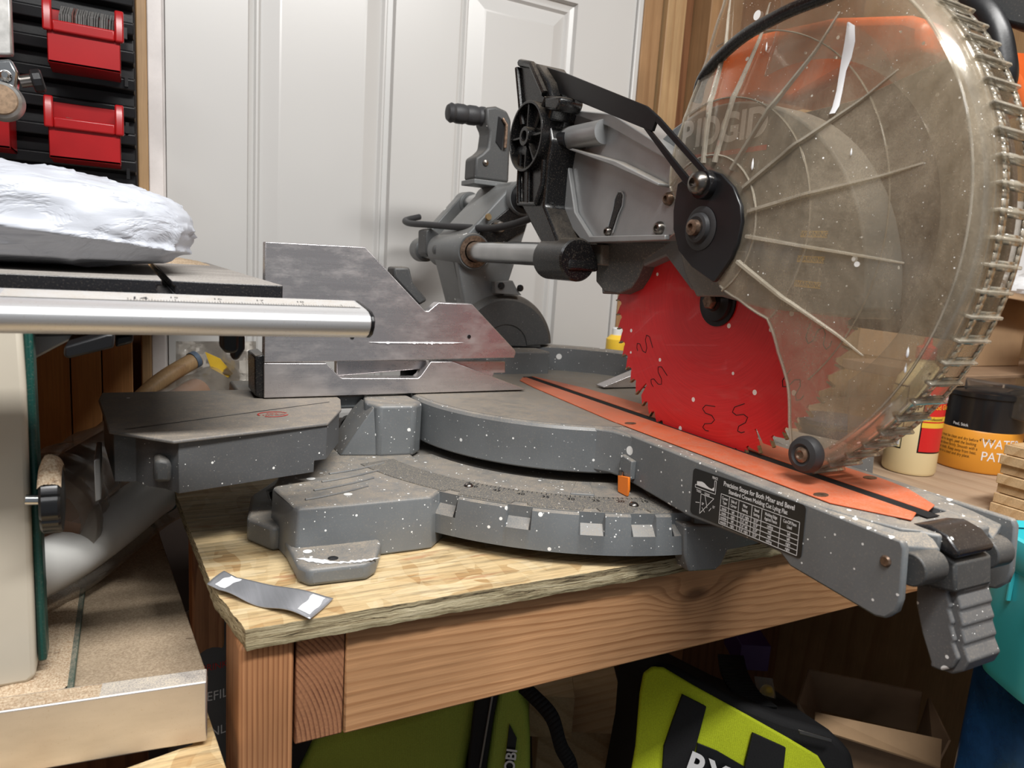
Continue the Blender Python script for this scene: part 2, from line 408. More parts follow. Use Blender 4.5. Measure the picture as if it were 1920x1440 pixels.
def m_osb():
    t = NT('osb_board'); x, y, z = t.sep()
    w = t.mix(.05, t.co, t.noise(9, 2, col=True))
    v = t.voro(1.0, t.map((16, 90, 90), rot=(0, 0, .25), src=w)); c = t.sep(v.outputs['Color'])
    v2 = t.voro(1.0, t.map((80, 24, 60), rot=(0, 0, -.5), src=w)); c2 = t.sep(v2.outputs['Color'])
    f = t.math('ADD', t.math('MULTIPLY', c[0], .6), t.math('MULTIPLY', c2[0], .4))
    col = t.ramp(f, [(.1, (.46, .29, .13)), (.3, (.58, .42, .22)), (.6, (.66, .50, .28)), (.9, (.71, .56, .34))])
    st = t.noise(1.0, 5, t.map((14, 240, 240), rot=(0, 0, .15)), rough=.75)
    col = t.mix(1.0, col, t.ramp(st, [(.34, .52), (.5, .95), (.66, 1.15)]), 'MULTIPLY')
    red = t.ramp(t.noise(1.0, 4, t.map((20, 90, 90), rot=(0, 0, .3))), [(.62, 0.0), (.7, .55)])
    col = t.mix(red, col, (.40, .16, .07))
    # weathered layered edge: anything not facing up
    u = t.ramp(t.upz(), [(.45, 1.0), (.7, 0.0)])
    lay = t.noise(1.0, 6, t.map((18, 60, 420)), rough=.8, dist=.8)
    ec = t.ramp(lay, [(.40, (.07, .055, .03)), (.46, (.36, .28, .16)), (.53, (.56, .48, .30)), (.62, (.70, .61, .41))])
    zz = t.n('ShaderNodeMapRange'); t.l(z, zz.inputs[0]); zz.inputs[1].default_value = -.272; zz.inputs[2].default_value = -.264
    ec = t.mix(zz.outputs[0], t.mix(.7, ec, (.17, .15, .07)), ec)
    col = t.mix(u, col, ec)
    dust = t.ramp(t.math('ADD', t.math('MULTIPLY', y, 9.0), t.math('MULTIPLY', t.noise(12, 4), .9)), [(5.0/10, 0.0), (1.0, 1.0)])
    h = t.math('ADD', t.math('MULTIPLY', u, t.math('MULTIPLY', lay, 2.5)), t.math('ADD', st, f))
    return t.done(t.bsdf(col, .7, 0, t.bump(h, .7, .0016), spec=.3))
M['osb'] = m_osb()
def m_particle(name, a, b, grit=.8):
    t = NT(name)
    g = t.noise(650, 4, rough=.75)
    col = t.mix(t.ramp(g, [(.36, 0.0), (.64, 1.0)]), a, b)
    col = t.mix(1.0, col, t.ramp(t.noise(14, 4), [(.3, .75), (.7, 1.15)]), 'MULTIPLY')
    chip = t.ramp(t.noise(1.0, 3, t.map((60, 170, 170), rot=(0, 0, .7))), [(.68, 0.0), (.73, .6)])
    col = t.mix(chip, col, (.09, .05, .03))
    return t.done(t.bsdf(col, .85, 0, t.bump(g, grit, .0012), spec=.2))
M['particle'] = m_particle('particle_board', (.34, .25, .165), (.56, .44, .31))
M['sawdust'] = m_particle('sawdust', (.42, .27, .16), (.80, .66, .48), 1.0)
def m_door():
    t = NT('white_door_paint')
    col = t.mix(t.noise(3, 3), (.50, .49, .475), (.56, .55, .53))
    mk = t.ramp(t.noise(55, 3), [(.76, 0.0), (.80, .35)])
    col = t.mix(mk, col, (.45, .43, .40))
    return t.done(t.bsdf(col, .32, 0, t.bump(t.noise(160, 3), .05, .0006), spec=.5))
M['door'] = m_door()
def m_bag():
    t = NT('white_poly_bag')
    w = t.noise(1.0, 4, t.map((14, 20, 30), rot=(.2, .5, .3)), rough=.6, dist=1.8)
    rid = t.math('SUBTRACT', 1.0, t.math('ABSOLUTE', t.math('SUBTRACT', t.math('MULTIPLY', w, 4.0), 2.0)))
    return t.done(t.bsdf((.50, .525, .58), .38, 0, t.bump(t.math('ADD', w, t.math('MULTIPLY', rid, .2)), .7, .005), spec=.4))
M['bag'] = m_bag()
def m_brushed(name, c, rough=.3, ax=(6, 300, 300), metal=1.0, dust=0.0):
    t = NT(name); st = t.noise(1.0, 4, t.map(ax), rough=.7)
    col = t.mix(1.0, c, t.ramp(st, [(.3, .88), (.7, 1.08)]), 'MULTIPLY')
    col = t.mix(t.ramp(t.noise(1100, 2), [(.66, 0.0), (.72, .5)]), col, (.5, .4, .3))
    mt = metal; rg = rough
    if dust:
        d = t.dusty(dust, .6, .95, 30); col = t.mix(d, col, (.62, .54, .42))
        mt = t.math('SUBTRACT', metal, d, clamp=True); rg = t.math('ADD', t.math('MULTIPLY', d, .5), rough)
    return t.done(t.bsdf(col, rg, mt, t.bump(st, .08, .0003)))
M['rail'] = m_brushed('anodised_aluminium', (.86, .86, .87), .42, (6, 200, 200), .8)
M['extrusion'] = m_brushed('aluminium_bar', (.70, .66, .64), .38, (10, 10, 30), .9, dust=.95)
M['tsaw_black'] = painted('black_cast_iron', (.012, .012, .014), .25, .05, .0, gen=.1)
M['tsaw_top'] = m_particle('dusty_table_surface', (.22, .20, .18), (.46, .43, .40), .2)
M['cream'] = plain('cream_sheet_metal', (.56, .51, .42), .42, var=.03)
M['green'] = painted('dark_green_paint', (.006, .055, .045), .35, 0, .75)
M['red'] = plain('red_bin_plastic', (.34, .006, .008), .28, var=.08)
M['grit'] = painted('gritty_grey_metal', (.30, .30, .30), .45, .1, .4, metal=.5, gen=.3)
M['old_al'] = plain('worn_aluminium', (.48, .47, .45), .4, .8, var=.3, vs=80)
M['paper'] = plain('abrasive_sheet', (.12, .115, .11), .9, var=.35, vs=120)
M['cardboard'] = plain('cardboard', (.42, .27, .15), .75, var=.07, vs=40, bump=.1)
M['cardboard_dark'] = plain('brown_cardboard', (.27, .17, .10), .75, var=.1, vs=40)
def m_fabric(name, c, rough=.75, wv=900):
    t = NT(name); cz = t.n('ShaderNodeTexWave'); t.l(t.co, cz.inputs[0]); cz.inputs['Scale'].default_value = wv/6; cz.inputs['Distortion'].default_value = 1.0
    nz = t.noise(wv, 2)
    col = t.mix(1.0, c, t.ramp(nz, [(.3, .82), (.7, 1.12)]), 'MULTIPLY')
    return t.done(t.bsdf(col, rough, 0, t.bump(t.math('ADD', nz, t.math('MULTIPLY', cz.outputs[1], .4)), .5, .0008), spec=.3))
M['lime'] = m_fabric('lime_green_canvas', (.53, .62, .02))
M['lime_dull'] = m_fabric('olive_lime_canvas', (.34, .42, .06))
M['web'] = m_fabric('black_webbing', (.012, .012, .013), .7, 1200)
M['teal'] = plain('teal_plastic', (.06, .55, .60), .3, var=.04)
M['white_pipe'] = plain('white_pvc_pipe', (.80, .80, .77), .3, var=.05)
M['brown_wrap'] = plain('brown_packing_tape', (.32, .17, .10), .3, var=.3, vs=14)
M['glue'] = plain('cream_glue_bottle', (.86, .72, .42), .35, var=.02)
M['lab_red'] = plain('red_label', (.66, .02, .02), .4, var=.04)
M['lab_yellow'] = plain('yellow_label', (.85, .55, .05), .4, var=.04)
M['lab_cream'] = plain('pale_yellow_label', (.82, .70, .38), .4, var=.03)
M['lab_orange'] = plain('orange_label', (.72, .30, .03), .4, var=.05)
M['navy'] = plain('dark_blue_plastic', (.02, .035, .07), .35)
M['purple'] = plain('purple_plastic', (.06, .02, .11), .5)
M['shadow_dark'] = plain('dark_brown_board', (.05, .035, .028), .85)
M['white_box'] = plain('white_card', (.72, .72, .72), .6, var=.04)
M['tape'] = m_brushed('duct_tape_silver', (.42, .43, .46), .36, (300, 12, 12), .55)
M['washer'] = plain('cast_clean_dull', (.16, .16, .155), .5, var=.2)

# ================================================================ THE SETTING
D = 1.2                      # distance of the back wall
FLOOR = -EYE
def struct(name, mb, mat, **k):
    o = mb.build(name, mat, None, **k); o['kind'] = 'structure'; return o
struct('floor', MB().box(-1.6, 2.2, -1.2, D+.3, FLOOR-.03, FLOOR), plain('concrete_floor', (.12, .11, .10), .8))
struct('wall_left', MB().box(-1.64, -1.6, -1.2, D+.3, FLOOR, 1.3), M['plank'])
struct('wall_right', MB().box(1.62, 1.66, -1.2, D+.3, FLOOR, 1.3), M['pine'])
struct('wall_back', MB().box(-1.6, 1.62, D+.10, D+.14, FLOOR, 1.3), M['stud_dark'])

# six-panel door, panels as recessed bevelled fields
def door_mesh():
    mb = MB(); x0, x1 = .054, .862; z0, z1 = FLOOR+.01, .88; yf = D; yb = D+.035
    cols = [(.165, .391), (.503, .733)]; rows = [(-.94, -.40), (-.27, .474), (.59, .80)]
    xs = sorted({x0, x1, *[c for p in cols for c in p]}); zs = sorted({z0, z1, *[c for p in rows for c in p]})
    for i in range(len(xs)-1):
        for j in range(len(zs)-1):
            xa, xb, za, zb = xs[i], xs[i+1], zs[j], zs[j+1]
            if (xa, xb) in cols and (za, zb) in rows:
                rings = [(0, 0), (.0025, .009), (.010, .012), (.013, .0075), (.016, .0075), (.020, .013), (.046, .004), (.049, .0035)]
                prev = None
                for d, dep in rings:
                    q = [(xa+d, yf+dep, za+d), (xb-d, yf+dep, za+d), (xb-d, yf+dep, zb-d), (xa+d, yf+dep, zb-d)]
                    if prev: mb.add(prev+q, [(k, (k+1)%4, 4+(k+1)%4, 4+k) for k in range(4)])
                    prev = q
                mb.add(prev, [(0, 1, 2, 3)])
            else: mb.add([(xa, yf, za), (xb, yf, za), (xb, yf, zb), (xa, yf, zb)], [(0, 1, 2, 3)])
    mb.add([(x0, yf, z0), (x1, yf, z0), (x1, yf, z1), (x0, yf, z1), (x0, yb, z0), (x1, yb, z0), (x1, yb, z1), (x0, yb, z1)],
           [(4,7,6,5), (0,4,5,1), (3,2,6,7), (0,3,7,4), (1,5,6,2)])
    return mb
o = door_mesh().build('door_1', M['door'], None, sharp=20); o['kind'] = 'structure'
struct('trim_1', MB().box(.0305, .0495, D-.012, D+.05, FLOOR, .88).box(.0495, .0535, D+.004, D+.03, FLOOR, .88), painted('scuffed_white_jamb', (.66, .62, .60), .45, 0, .0, gen=.12), bevel=.0015)
struct('trim_2', MB().box(.0165, .0302, D-.016, D+.05, FLOOR, .88), M['pine'], bevel=.002)
struct('trim_3', MB().box(.8635, .8755, D-.006, D+.05, FLOOR, .90), M['door'], bevel=.002)
def stud(name, label, x0, x1, y0, y1, mat, grp=None):
    o = MB().box(x0, x1, y0, y1, FLOOR+.001, .95).build(name, mat, None, bevel=.002, origin=((x0+x1)/2, y0, FLOOR))
    return tag(o, label, 'stud', grp)
stud('wall_stud', 'wooden wall stud directly beside the white door edge', .884, .928, D+.004, D+.09, M['stud'])
stud('wall_stud', 'lighter wooden stud, second from the white door', .932, .978, D-.006, D+.09, M['pine'])
stud('wall_stud', 'wooden stud seen through the top left of the clear guard', 1.045, 1.13, D, D+.09, M['stud'])
stud('wall_board', 'dark reddish brown board set back between the studs', .981, 1.042, D+.05, D+.09, M['stud_dark'])
# planks behind the table saw
for i, (a, b) in enumerate(((60, 132), (133, 192), (193, 252))):
    xa, xb = onY(a, 740, D-.05).x, onY(b, 740, D-.05).x
    o = MB().box(xa, xb-.0012, D-.03, D+.04, -.62, -.045).build('wall_plank', M['plank'], None, bevel=.0015, origin=(xa, D-.03, -.62))
    tag(o, ['stained vertical plank nearest the cream saw body, behind the saw', 'middle of three stained vertical planks behind the saw', 'stained vertical plank nearest the white door jamb, behind the saw'][i], 'plank')

# ================================================================ LEFT WALL: rail panel and red bins
panel = thing('bin_rail_panel', 'black louvred plastic rail panel holding red bins left of the door', 'rail panel', (-.06, D-.02, -.03))
mb = MB().box(-.20, .0155, D-.035, D-.005, -.03, .40)
mb.build('back_plate', M['black'], panel, bevel=.003)
z = -.02
while z < .39:
    mb = MB().prism([(D-.035, z), (D-.05, z+.004), (D-.052, z+.017), (D-.047, z+.020), (D-.035, z+.012)], -.20, .014)
    mb.build('ridge', M['black'], panel, bevel=.0012)
    if int(z*1000) % 2 == 0: pass
    z += .0355
for k in range(6):
    MB().box(.002, .006, D-.056, D-.05, .02+k*.06, .034+k*.06).build('clip', M['black'], panel)

def bin_(cx, zt, label, w=.086, lip_tilt=0.0):
    # open-fronted hanging bin, front towards -Y; zt = top of the front lip
    yb = D-.053; L = .062; h = .052
    t = thing('storage_bin', label, 'storage bin', (cx, yb, zt-h), 'red hanging bins on the black rail panel')
    yf = yb-L; b = MB(); wi = w/2-.004; th = .0022
    zb0 = zt-.036
    b.box(cx-wi, cx+wi, yf, yb, zb0-.012, zb0-.010+th)                    # floor
    b.box(cx-wi, cx+wi, yf, yf+th, zb0-.012, zt)                          # front
    b.box(cx-wi, cx+wi, yb-th, yb, zb0-.012, zt+.028)
    for sgn in (-1, 1):
        x0 = cx+sgn*wi; x1 = x0-sgn*th
        b.prism([(yf, zb0-.012), (yf, zt), (yf+.012, zt+.020), (yf+.03, zt+.026), (yb, zt+.028), (yb, zb0-.012)], min(x0, x1), max(x0, x1))
    b.build('tub', M['red'], t, bevel=.0012)
    r_ = MB()
    r_.box(cx-w/2+.0099, cx+w/2-.0099, yf-.0055, yf+.001, zt-.0118, zt+.001)
    for sgn in (-1, 1):
        xa = cx+sgn*(w/2); xb = xa-sgn*.010
        r_.prism([(yf-.006, zt-.012), (yf-.006, zt+.014), (yf-.001, zt+.026), (yf+.006, zt+.026), (yf+.002, zt+.012), (yf+.001, zt-.012)], min(xa, xb), max(xa, xb))
    r_.build('front_lip', M['red'], t, bevel=.002, seg=3)
    return t, yf, yb
t1, yf1, yb1 = bin_(-.041, .252, 'red bin packed with grey abrasive sheets, upper right on the rails')
t2, yf2, yb2 = bin_(-.043, .140, 'red bin with a clear plastic offcut inside, just above the white bag')
bin_(-.163, .262, 'red bin cut by the picture edge, at the top left corner')
bin_(-.160, .145, 'red bin cut by the picture edge, behind the round metal foot')
x = -.068
k = 0
while x < -.010:
    th = random.uniform(.0013, .0021)
    lean = random.uniform(.002, .010)
    o = MB().prism([(yf1+.006, .222), (yf1+.006+random.uniform(0, .006), .262+random.uniform(0, .006)), (yb1-.006, .285), (yb1-.006, .222)], x, x+th)
    for v in o.v: v.x += (v.z-.222)*(lean*6)*(.3+k/30)
    tag(o.build('sandpaper_sheet', [M['paper'], M['bag'], plain('brown_abrasive', (.12, .05, .04), .9)][1 if k == 9 else (2 if k in (6, 7) else 0)] if k != 9 else M['paper'], None, origin=(x, yf1, .222)),
        'brownish abrasive sheet among the grey ones in the upper red bin' if k in (6, 7) else 'folded abrasive sheet standing in the upper red bin', 'sandpaper', 'abrasive sheets in the upper red bin')
    x += th+.0006; k += 1
o = MB().add([(-.066, yb2-.008, .150), (-.020, yf2+.012, .137), (-.030, yf2+.01, .125), (-.066, yf2+.02, .128)], [(0, 1, 2, 3)]).build('plastic_offcut', M['film'], None, solid=.0004, origin=(-.05, yf2, .125))
tag(o, 'thin clear plastic offcut lying in the lower red bin', 'plastic scrap')
# metal arm with round foot at the left picture edge
arm = thing('stop_arm', 'worn aluminium arm with round rubber foot at the left edge, over the bins', 'arm', (-.115, .98, .14))
MB().prism([(onY(a, b, 1.0).x, onY(a, b, 1.0).z) for a, b in ((-14, -20), (22, -20), (27, 108), (-14, 108))], .985, 1.0, 'Y').build('bar', M['old_al'], arm, bevel=.002)
MB().prism([(onY(a, b, 1.0).x, onY(a, b, 1.0).z) for a, b in ((-14, 120), (26, 118), (40, 145), (36, 172), (10, 200), (-14, 200))], .978, 1.0, 'Y').build('bracket', M['chrome'], arm, bevel=.003)
c = onY(5, 190, .98)
f = MB().lathe([(.0, -.012), (.015, -.012), (.0185, -.009), (.0205, 0), (.0205, .006), (.017, .009)], c, (0, 1, 0)).build('foot_ring', M['old_al'], arm)
MB().lathe([(.0, -.0155), (.009, -.0155), (.0145, -.014), (.0155, -.012), (.0155, -.011)], c, (0, 1, 0)).build('foot_pad', plain('brown_pad', (.28, .19, .12), .8, var=.4, vs=200), f)
c = onY(10, 142, .975); MB().lathe([(0, -.006), (.003, -.006), (.0055, -.003), (.006, 0)], c, (0, 1, 0), 20).build('rivet', M['chrome'], arm)
a, b = onY(38, 153, .99), onY(60, 150, .99); MB().tube([a, b], .0065).build('threaded_stud', M['bolt'], arm)
a, b = onY(60, 153, .99), onY(82, 151, .99)
kb = MB().lathe([(.0105, 0), (.0125, .002), (.0125, (b-a).length-.002), (.0105, (b-a).length)], a, b-a, 12); kb.build('knob', M['black'], arm, bevel=.0008, sharp=20)

# ================================================================ TABLE SAW (left)
ts = thing('table_saw', 'cream and green table saw with black top and silver fence rail', 'table saw', (-.2, .8, -.318))
zt = -.0262
def tt(): # black top with a T slot
    x1 = .101; yA = .55; sx0, sx1 = [onY(v, 545, yA).x for v in (295, 328)]
    th = .022
    return MB().prism([(-.62, zt-th), (x1, zt-th), (x1, zt), (sx1-.002, zt), (sx1-.002, zt-.004), (sx1, zt-.004), (sx1, zt-.009), (sx0, zt-.009), (sx0, zt-.004), (sx0+.003, zt-.004), (sx0+.003, zt), (-.62, zt)], yA, 1.14, 'Y')
mb = tt()
o = mb.build('table_top', [M['tsaw_black'], M['tsaw_top']], ts, bevel=.0012)
for p in o.data.polygons:
    if p.normal.z > .9 and abs(p.center.z + (-.318) - zt) < .0005: p.material_index = 1
# sawdust drift on the top's back
def drift(x0, x1, y0, y1, z, h, seed, nu=60, nv=30, edge=.25):
    def fn(u, v):
        e = min(1, u/edge, (1-u)/edge, v/edge, (1-v)/edge)
        x = x0+(x1-x0)*u; y = y0+(y1-y0)*v
        n_ = .5+.5*mn.noise(Vector((x*60, y*60, seed)))
        g = mn.noise(Vector((x*700, y*700, seed)))*.0009
        return Vector((x, y, z + max(0, e)**.6*h*(.35+.9*n_) + (g if e > .05 else 0)))
    return MB().grid(fn, nu, nv)
o = drift(.0, .092, .98, 1.13, zt, .005, 3, 70, 60).build('sawdust_drift', M['sawdust'], None, origin=(.05, 1.05, zt)); tag(o, 'pale sawdust drift on the far corner of the black saw top', 'sawdust', kind='stuff')
# rail
yr = .475
rail_pts = [(yr+.030, -.0325), (yr+.0305, -.052), (yr+.005, -.0558), (yr-.001, -.0552), (yr-.007, -.0525), (yr-.0105, -.0475), (yr-.011, -.0435), (yr-.009, -.040), (yr-.004, -.0375), (yr+.002, -.0362)]
xr1 = onY(688, 600, yr).x
MB().prism(rail_pts, -.62, xr1).build('fence_rail', M['rail'], ts, bevel=.0008, sharp=50)
ec = MB().prism(rail_pts, xr1, xr1+.0025)
ec.build('rail_end_cap', M['black'], ts, bevel=.0006, sharp=50)
# ruler strip on rail's sloped top
n_ = Vector((0, -(-.0245+.0297), .028)).normalized()
pA = Vector((0, yr+.0045, -.03585)); pB = Vector((0, yr+.0265, -.03295))
ofs = Vector((0, -.0001, .0004))
rl = MB().add([Vector((-.062, 0, 0))+pA+ofs, Vector((xr1-.003, 0, 0))+pA+ofs, Vector((xr1-.003, 0, 0))+pB+ofs, Vector((-.062, 0, 0))+pB+ofs], [(0, 1, 2, 3)])
rul = rl.build('ruler_strip', painted('ruler_sticker', (.50, .50, .50), .4, 0, .55, gen=.35, lo=.5), ts, flat=True)
tk = MB(); xx = .0; k = 0
sd = (pB-pA).normalized()
while xx < xr1-.006:
    L = .0065 if k % 16 == 0 else (.0045 if k % 8 == 0 else .0028)
    q = Vector((xx, 0, 0))+pA+ofs*1.6
    tk.add([q, q+Vector((.0003, 0, 0)), q+Vector((.0003, 0, 0))+sd*L, q+sd*L], [(0, 1, 2, 3)]); xx += .0015875; k += 1
tk.build('tick_marks', M['black'], rul, flat=True)
for s_, xx in (('15', .025), ('16', .050), ('17', .0755), ('18', .101)):
    text('ruler_numbers', s_, .0055, Vector((xx, 0, 0))+pA+ofs*1.6+sd*.011, (1, 0, 0), sd, M['black'], rul, depth=.0001)
text('ruler_numbers', '14', .010, Vector((onY(262, 568, yr).x, 0, 0))+pA+ofs*1.6+sd*.006, (1, 0, 0), sd, M['black'], rul, depth=.0001)
# hangers under the rail
def under(name, pts, Y0, Y1, mat, bev=.002): return MB().prism(xz(pts, Y0), Y0, Y1, 'Y').build(name, mat, ts, bevel=bev)
under('rail_bracket', [(58, 626), (155, 626), (60, 676)], .60, .66, M['grit'])
under('slide_clamp', [(120, 650), (200, 626), (214, 626), (214, 652), (128, 673), (119, 668)], .535, .60, M['black'], .003)
under('slide_clamp', [(216, 630), (250, 626), (250, 643), (216, 652)], .60, .64, M['black'])
under('rail_stop', [(415, 618), (448, 618), (448, 658), (438, 664), (424, 662), (415, 655)], .50, .515, M['black'])
under('rail_stop', [(436, 628), (460, 628), (460, 655), (447, 676), (436, 676)], .505, .52, M['black'])
# body
xb = onY(70, 900, .55).x
zb_ = -.309
MB().prism([(-.5, -.056), (onY(40, 630, .552).x, -.056), (onY(40, 630, .552).x+.001, -.1), (onY(66, 1230, .552).x, zb_+.006), (onY(60, 1262, .552).x-.002, zb_+.001), (-.5, zb_+.001)], .552, .585, 'Y').build('body_panel', M['cream'], ts, bevel=.004, seg=3)
g = MB().prism([(onY(38, 630, .545).x, -.05), (onY(56, 630, .545).x, -.05), (onY(84, 1235, .545).x, zb_+.012), (onY(66, 1235, .545).x, zb_+.012)], .5585, .577, 'Y')
g.build('body_frame', M['green'], ts, bevel=.002)
MB().box(-.5, onY(142, 1280, .56).x, .535, .90, -.3155, -.3095).build('base_flange', M['green'], ts, bevel=.001)
o = drift(-.2, -.042, .54, .80, -.3095, .003, 9, 90, 90, .05).build('sawdust_drift', M['sawdust'], None, origin=(-.1, .6, -.3095)); tag(o, 'sawdust covering the green flange below the cream saw body', 'sawdust', kind='stuff')
# lock knob with heaped sawdust
ka = onY(72, 937, .545); kc = onY(78, 937, .545)
MB().tube([onY(48, 937, .545), kc], .0035).build('knob_shaft', M['chrome'], ts)
L = (onY(118, 937, .545)-kc).length; kax = (1, -.05, 0)
kn = MB(); prof = []
NS = 84; vs = []; hs = [(.021, 0), (.0225, .0015), (.0225, L-.0015), (.0215, L), (.012, L+.001)]
for r_, h in hs:
    for q in range(NS):
        a = 2*math.pi*q/NS; rr_ = r_*(1-.055*max(0, math.cos(a*9))**6)
        vs.append(kc+Vector(kax).normalized()*h+Vector((0, math.cos(a), 0))*rr_+Vector((0, 0, math.sin(a)))*rr_)
kn.add(vs, [(i*NS+q, i*NS+(q+1)%NS, (i+1)*NS+(q+1)%NS, (i+1)*NS+q) for i in range(len(hs)-1) for q in range(NS)]+[list(range(NS))[::-1], list(range((len(hs)-1)*NS, len(hs)*NS))])
kn.build('lock_knob', M['black_gloss'], ts, sharp=28)
def heap(u, v):
    x = kc.x+L*(u*1.1-.05); a = (v-.5)*2*.95
    e = max(0, 1-abs(2*u-1)**4)*max(0, math.cos(a))**.5
    r_ = .0218+.0085*e*(.8+.4*mn.noise(Vector((x*120, a*3, 5))))+mn.noise(Vector((x*1500, a*40, 1)))*.0007
    return Vector((x, kc.y-math.sin(a)*.0225, kc.z+math.cos(a)*r_*1.02))
o = MB().grid(heap, 40, 40).build('sawdust_heap', M['sawdust'], None, origin=(kc.x, kc.y, kc.z+.02)); tag(o, 'heap of sawdust piled on top of the black lock knob', 'sawdust', kind='stuff')

# white plastic bag on the saw top
def bagfn():
    mb = MB(); NU, NV = 150, 90
    cx, cy, cz = -.125, .74, zt+.040; ax_, ay, az = .178, .155, .040
    def se(a, p): return math.copysign(abs(a)**p, a)
    def fn(u, v):
        th = 2*math.pi*u; ph = math.pi*(v-.5)
        ex = .42
        x = ax_*se(math.cos(ph), .55)*se(math.cos(th), ex); y = ay*se(math.cos(ph), .55)*se(math.sin(th), ex); z = az*se(math.sin(ph), .62)
        right = max(0, x/ax_)
        z *= 1-.30*right**3*(1 if z > 0 else .3)
        if z > 0: z += -.045*(x/ax_)*az*2.2
        p = Vector((cx+x, cy+y, cz+z))
        q = Vector((p.x*11, p.y*11, p.z*26))
        n1 = mn.noise(q+Vector((mn.noise(q*1.3), mn.noise(q*1.1+Vector((5, 0, 0))), 0))*1.4)
        rid = (1-abs(n1)*2.2)
        q2 = q*2.7; n2 = mn.noise(q2+Vector((mn.noise(q2), 0, mn.noise(q2+Vector((9, 9, 9))))))
        dsp = .0042*max(0, rid)**4+.0009*(1-abs(n2)*2)
        # horizontal folds and the side pleat
        dsp += .0055*math.exp(-((p.z-(zt+.028+.08*(-.0)-(p.x+.05)*.10))/.0022)**2)*(1 if ph < .9 else 0)
        dsp += .004*math.exp(-((p.z-(zt+.011))/.0020)**2)
        nrm = Vector((x/ax_**1.2, y/ay**1.2, z/az**.9)).normalized()
        p = p+nrm*(dsp-.003)
        p.z = max(p.z, zt+.0006)
        return p
    return mb.grid(fn, NU, NV)
o = bagfn().build('plastic_bag', M['bag'], None, sharp=75, origin=(-.1, .74, zt)); tag(o, 'wrinkled white plastic bag, full, lying on the black saw top', 'bag')

# ================================================================ LOWER LEFT: boards, bar
PZ = -.316
pb = MB().prism([(-.6, .532), (.0475, .532), (.0265, .83), (.02, 1.15), (-.6, 1.15)], PZ-.018, PZ, 'Z')
tag(pb.build('particle_board_shelf', M['particle'], None, bevel=.001, origin=(-.1, .7, PZ-.018)), 'dusty particle board that the table saw stands on', 'board')
mb = MB()
p = [onZ(x, y, -.346) for x, y in ((-300, 1500), (220, 1445), (360, 1395), (388, 1330), (432, 1462), (440, 1700), (-300, 1800))]
lo = MB().prism([(q.x, q.y) for q in p], -.362, -.346, 'Z')
tag(lo.build('osb_offcut', M['osb'], None, bevel=.001, origin=(0, .42, -.352)), 'rough strand board strip under the aluminium bar at the bottom left', 'board')
# aluminium bar
A = Vector((onY(388, 1278, .492).x, .492, onY(388, 1278, .492).z)); dirx = Vector((-1, .10, 0)).normalized()
Bq = pt(-60, 1318, .40)
yv = Vector((.10, 1, 0)).normalized()*.0175
h_ = Vector((0, 0, -.0455)); dx_ = dirx*.32
P = [A, A+dx_, A+dx_+yv, A+yv]
ex = MB().add(P+[q+h_ for q in P], [(0, 1, 2, 3), (4, 7, 6, 5), (0, 4, 5, 1), (1, 5, 6, 2), (2, 6, 7, 3), (3, 7, 4, 0)])
tag(ex.build('aluminium_bar', M['extrusion'], None, bevel=.0012, origin=A+h_), 'flat aluminium fence bar dusted with sawdust at the bottom left', 'bar')
def sdr(u, v):
    e = min(1, u/.03, (1-u)/.03, v/.15, (1-v)/.15)
    p = A+dirx*(.065+.25*u)+yv*(.05+.85*v)
    return p+Vector((0, 0, .0002+max(0, e)*(.0009+.0016*abs(mn.noise(p*90))+.0006*mn.noise(p*900))))
tag(MB().grid(sdr, 160, 16).build('sawdust_drift', M['sawdust'], None, origin=A), 'sawdust lying along the top edge of the aluminium bar', 'sawdust', kind='stuff')

# ================================================================ WORKBENCH
BZ0 = -.2535
wb = thing('workbench', 'wooden workbench with strand board top and fir frame carrying the mitre saw', 'workbench', (.48, .7, FLOOR))
def rough_top():
    # front edge y ~ .475, left edge slanted; ragged edges
    mb = MB(); th = .0155
    c0 = Vector((.066, .474)); c1 = Vector((.0525, .545)); c2 = Vector((.030, .96)); c3 = Vector((.8845, .96)); c4 = Vector((.8845, .470))
    pts = []
    def run(a, b, n, amp):
        for k in range(n):
            t_ = k/n; p = a.lerp(b, t_); w = (mn.noise(Vector((p.x*160, p.y*160, 2))))*amp
            d = (b-a).normalized(); pts.append((p.x-d.y*w, p.y+d.x*w))
    run(c4, c0, 260, .0012); run(c0, c1, 30, .001); run(c1, c2, 90, .0008); pts.append((c2.x, c2.y)); pts.append((c3.x, c3.y))
    n = len(pts); lv = 5; vs = []
    for j in range(lv+1):
        for i, (x, y) in enumerate(pts):
            w = mn.noise(Vector((x*90, y*90, j*3.1)))*.0016 if 0 < j < lv+1 and i < n-2 else 0
            if j == lv: w = .0012
            cx_ = .5-x; cy_ = .7-y; l_ = math.hypot(cx_, cy_)
            vs.append((x+cx_/l_*abs(w), y+cy_/l_*abs(w), BZ0-th*j/lv + (mn.noise(Vector((x*40, y*40, 8)))*.0012 if j == lv else 0)))
    fs = [list(range(n)), list(range(lv*n, lv*n+n))[::-1]] + [(j*n+i, j*n+(i+1)%n, (j+1)*n+(i+1)%n, (j+1)*n+i) for j in range(lv) for i in range(n)]
    return mb.add(vs, fs)
rough_top().build('bench_top', M['osb'], wb, sharp=25)
zT = BZ0-.0157
xa = onY(650, 1185, .482).x
MB().box(xa, .8845, .482, .520, zT-.0865, zT).build('front_apron', M['apron'], wb, bevel=.0015)
MB().box(onY(556, 1192, .484).x, xa-.0006, .4835, .95, zT-.0865, zT).build('side_apron', M['endgrain'], wb, bevel=.0012)
MB().box(.0625, onY(553, 1192, .484).x-.0008, .480, .555, FLOOR+.001, zT).build('leg', M['post'], wb, bevel=.0035, seg=3)
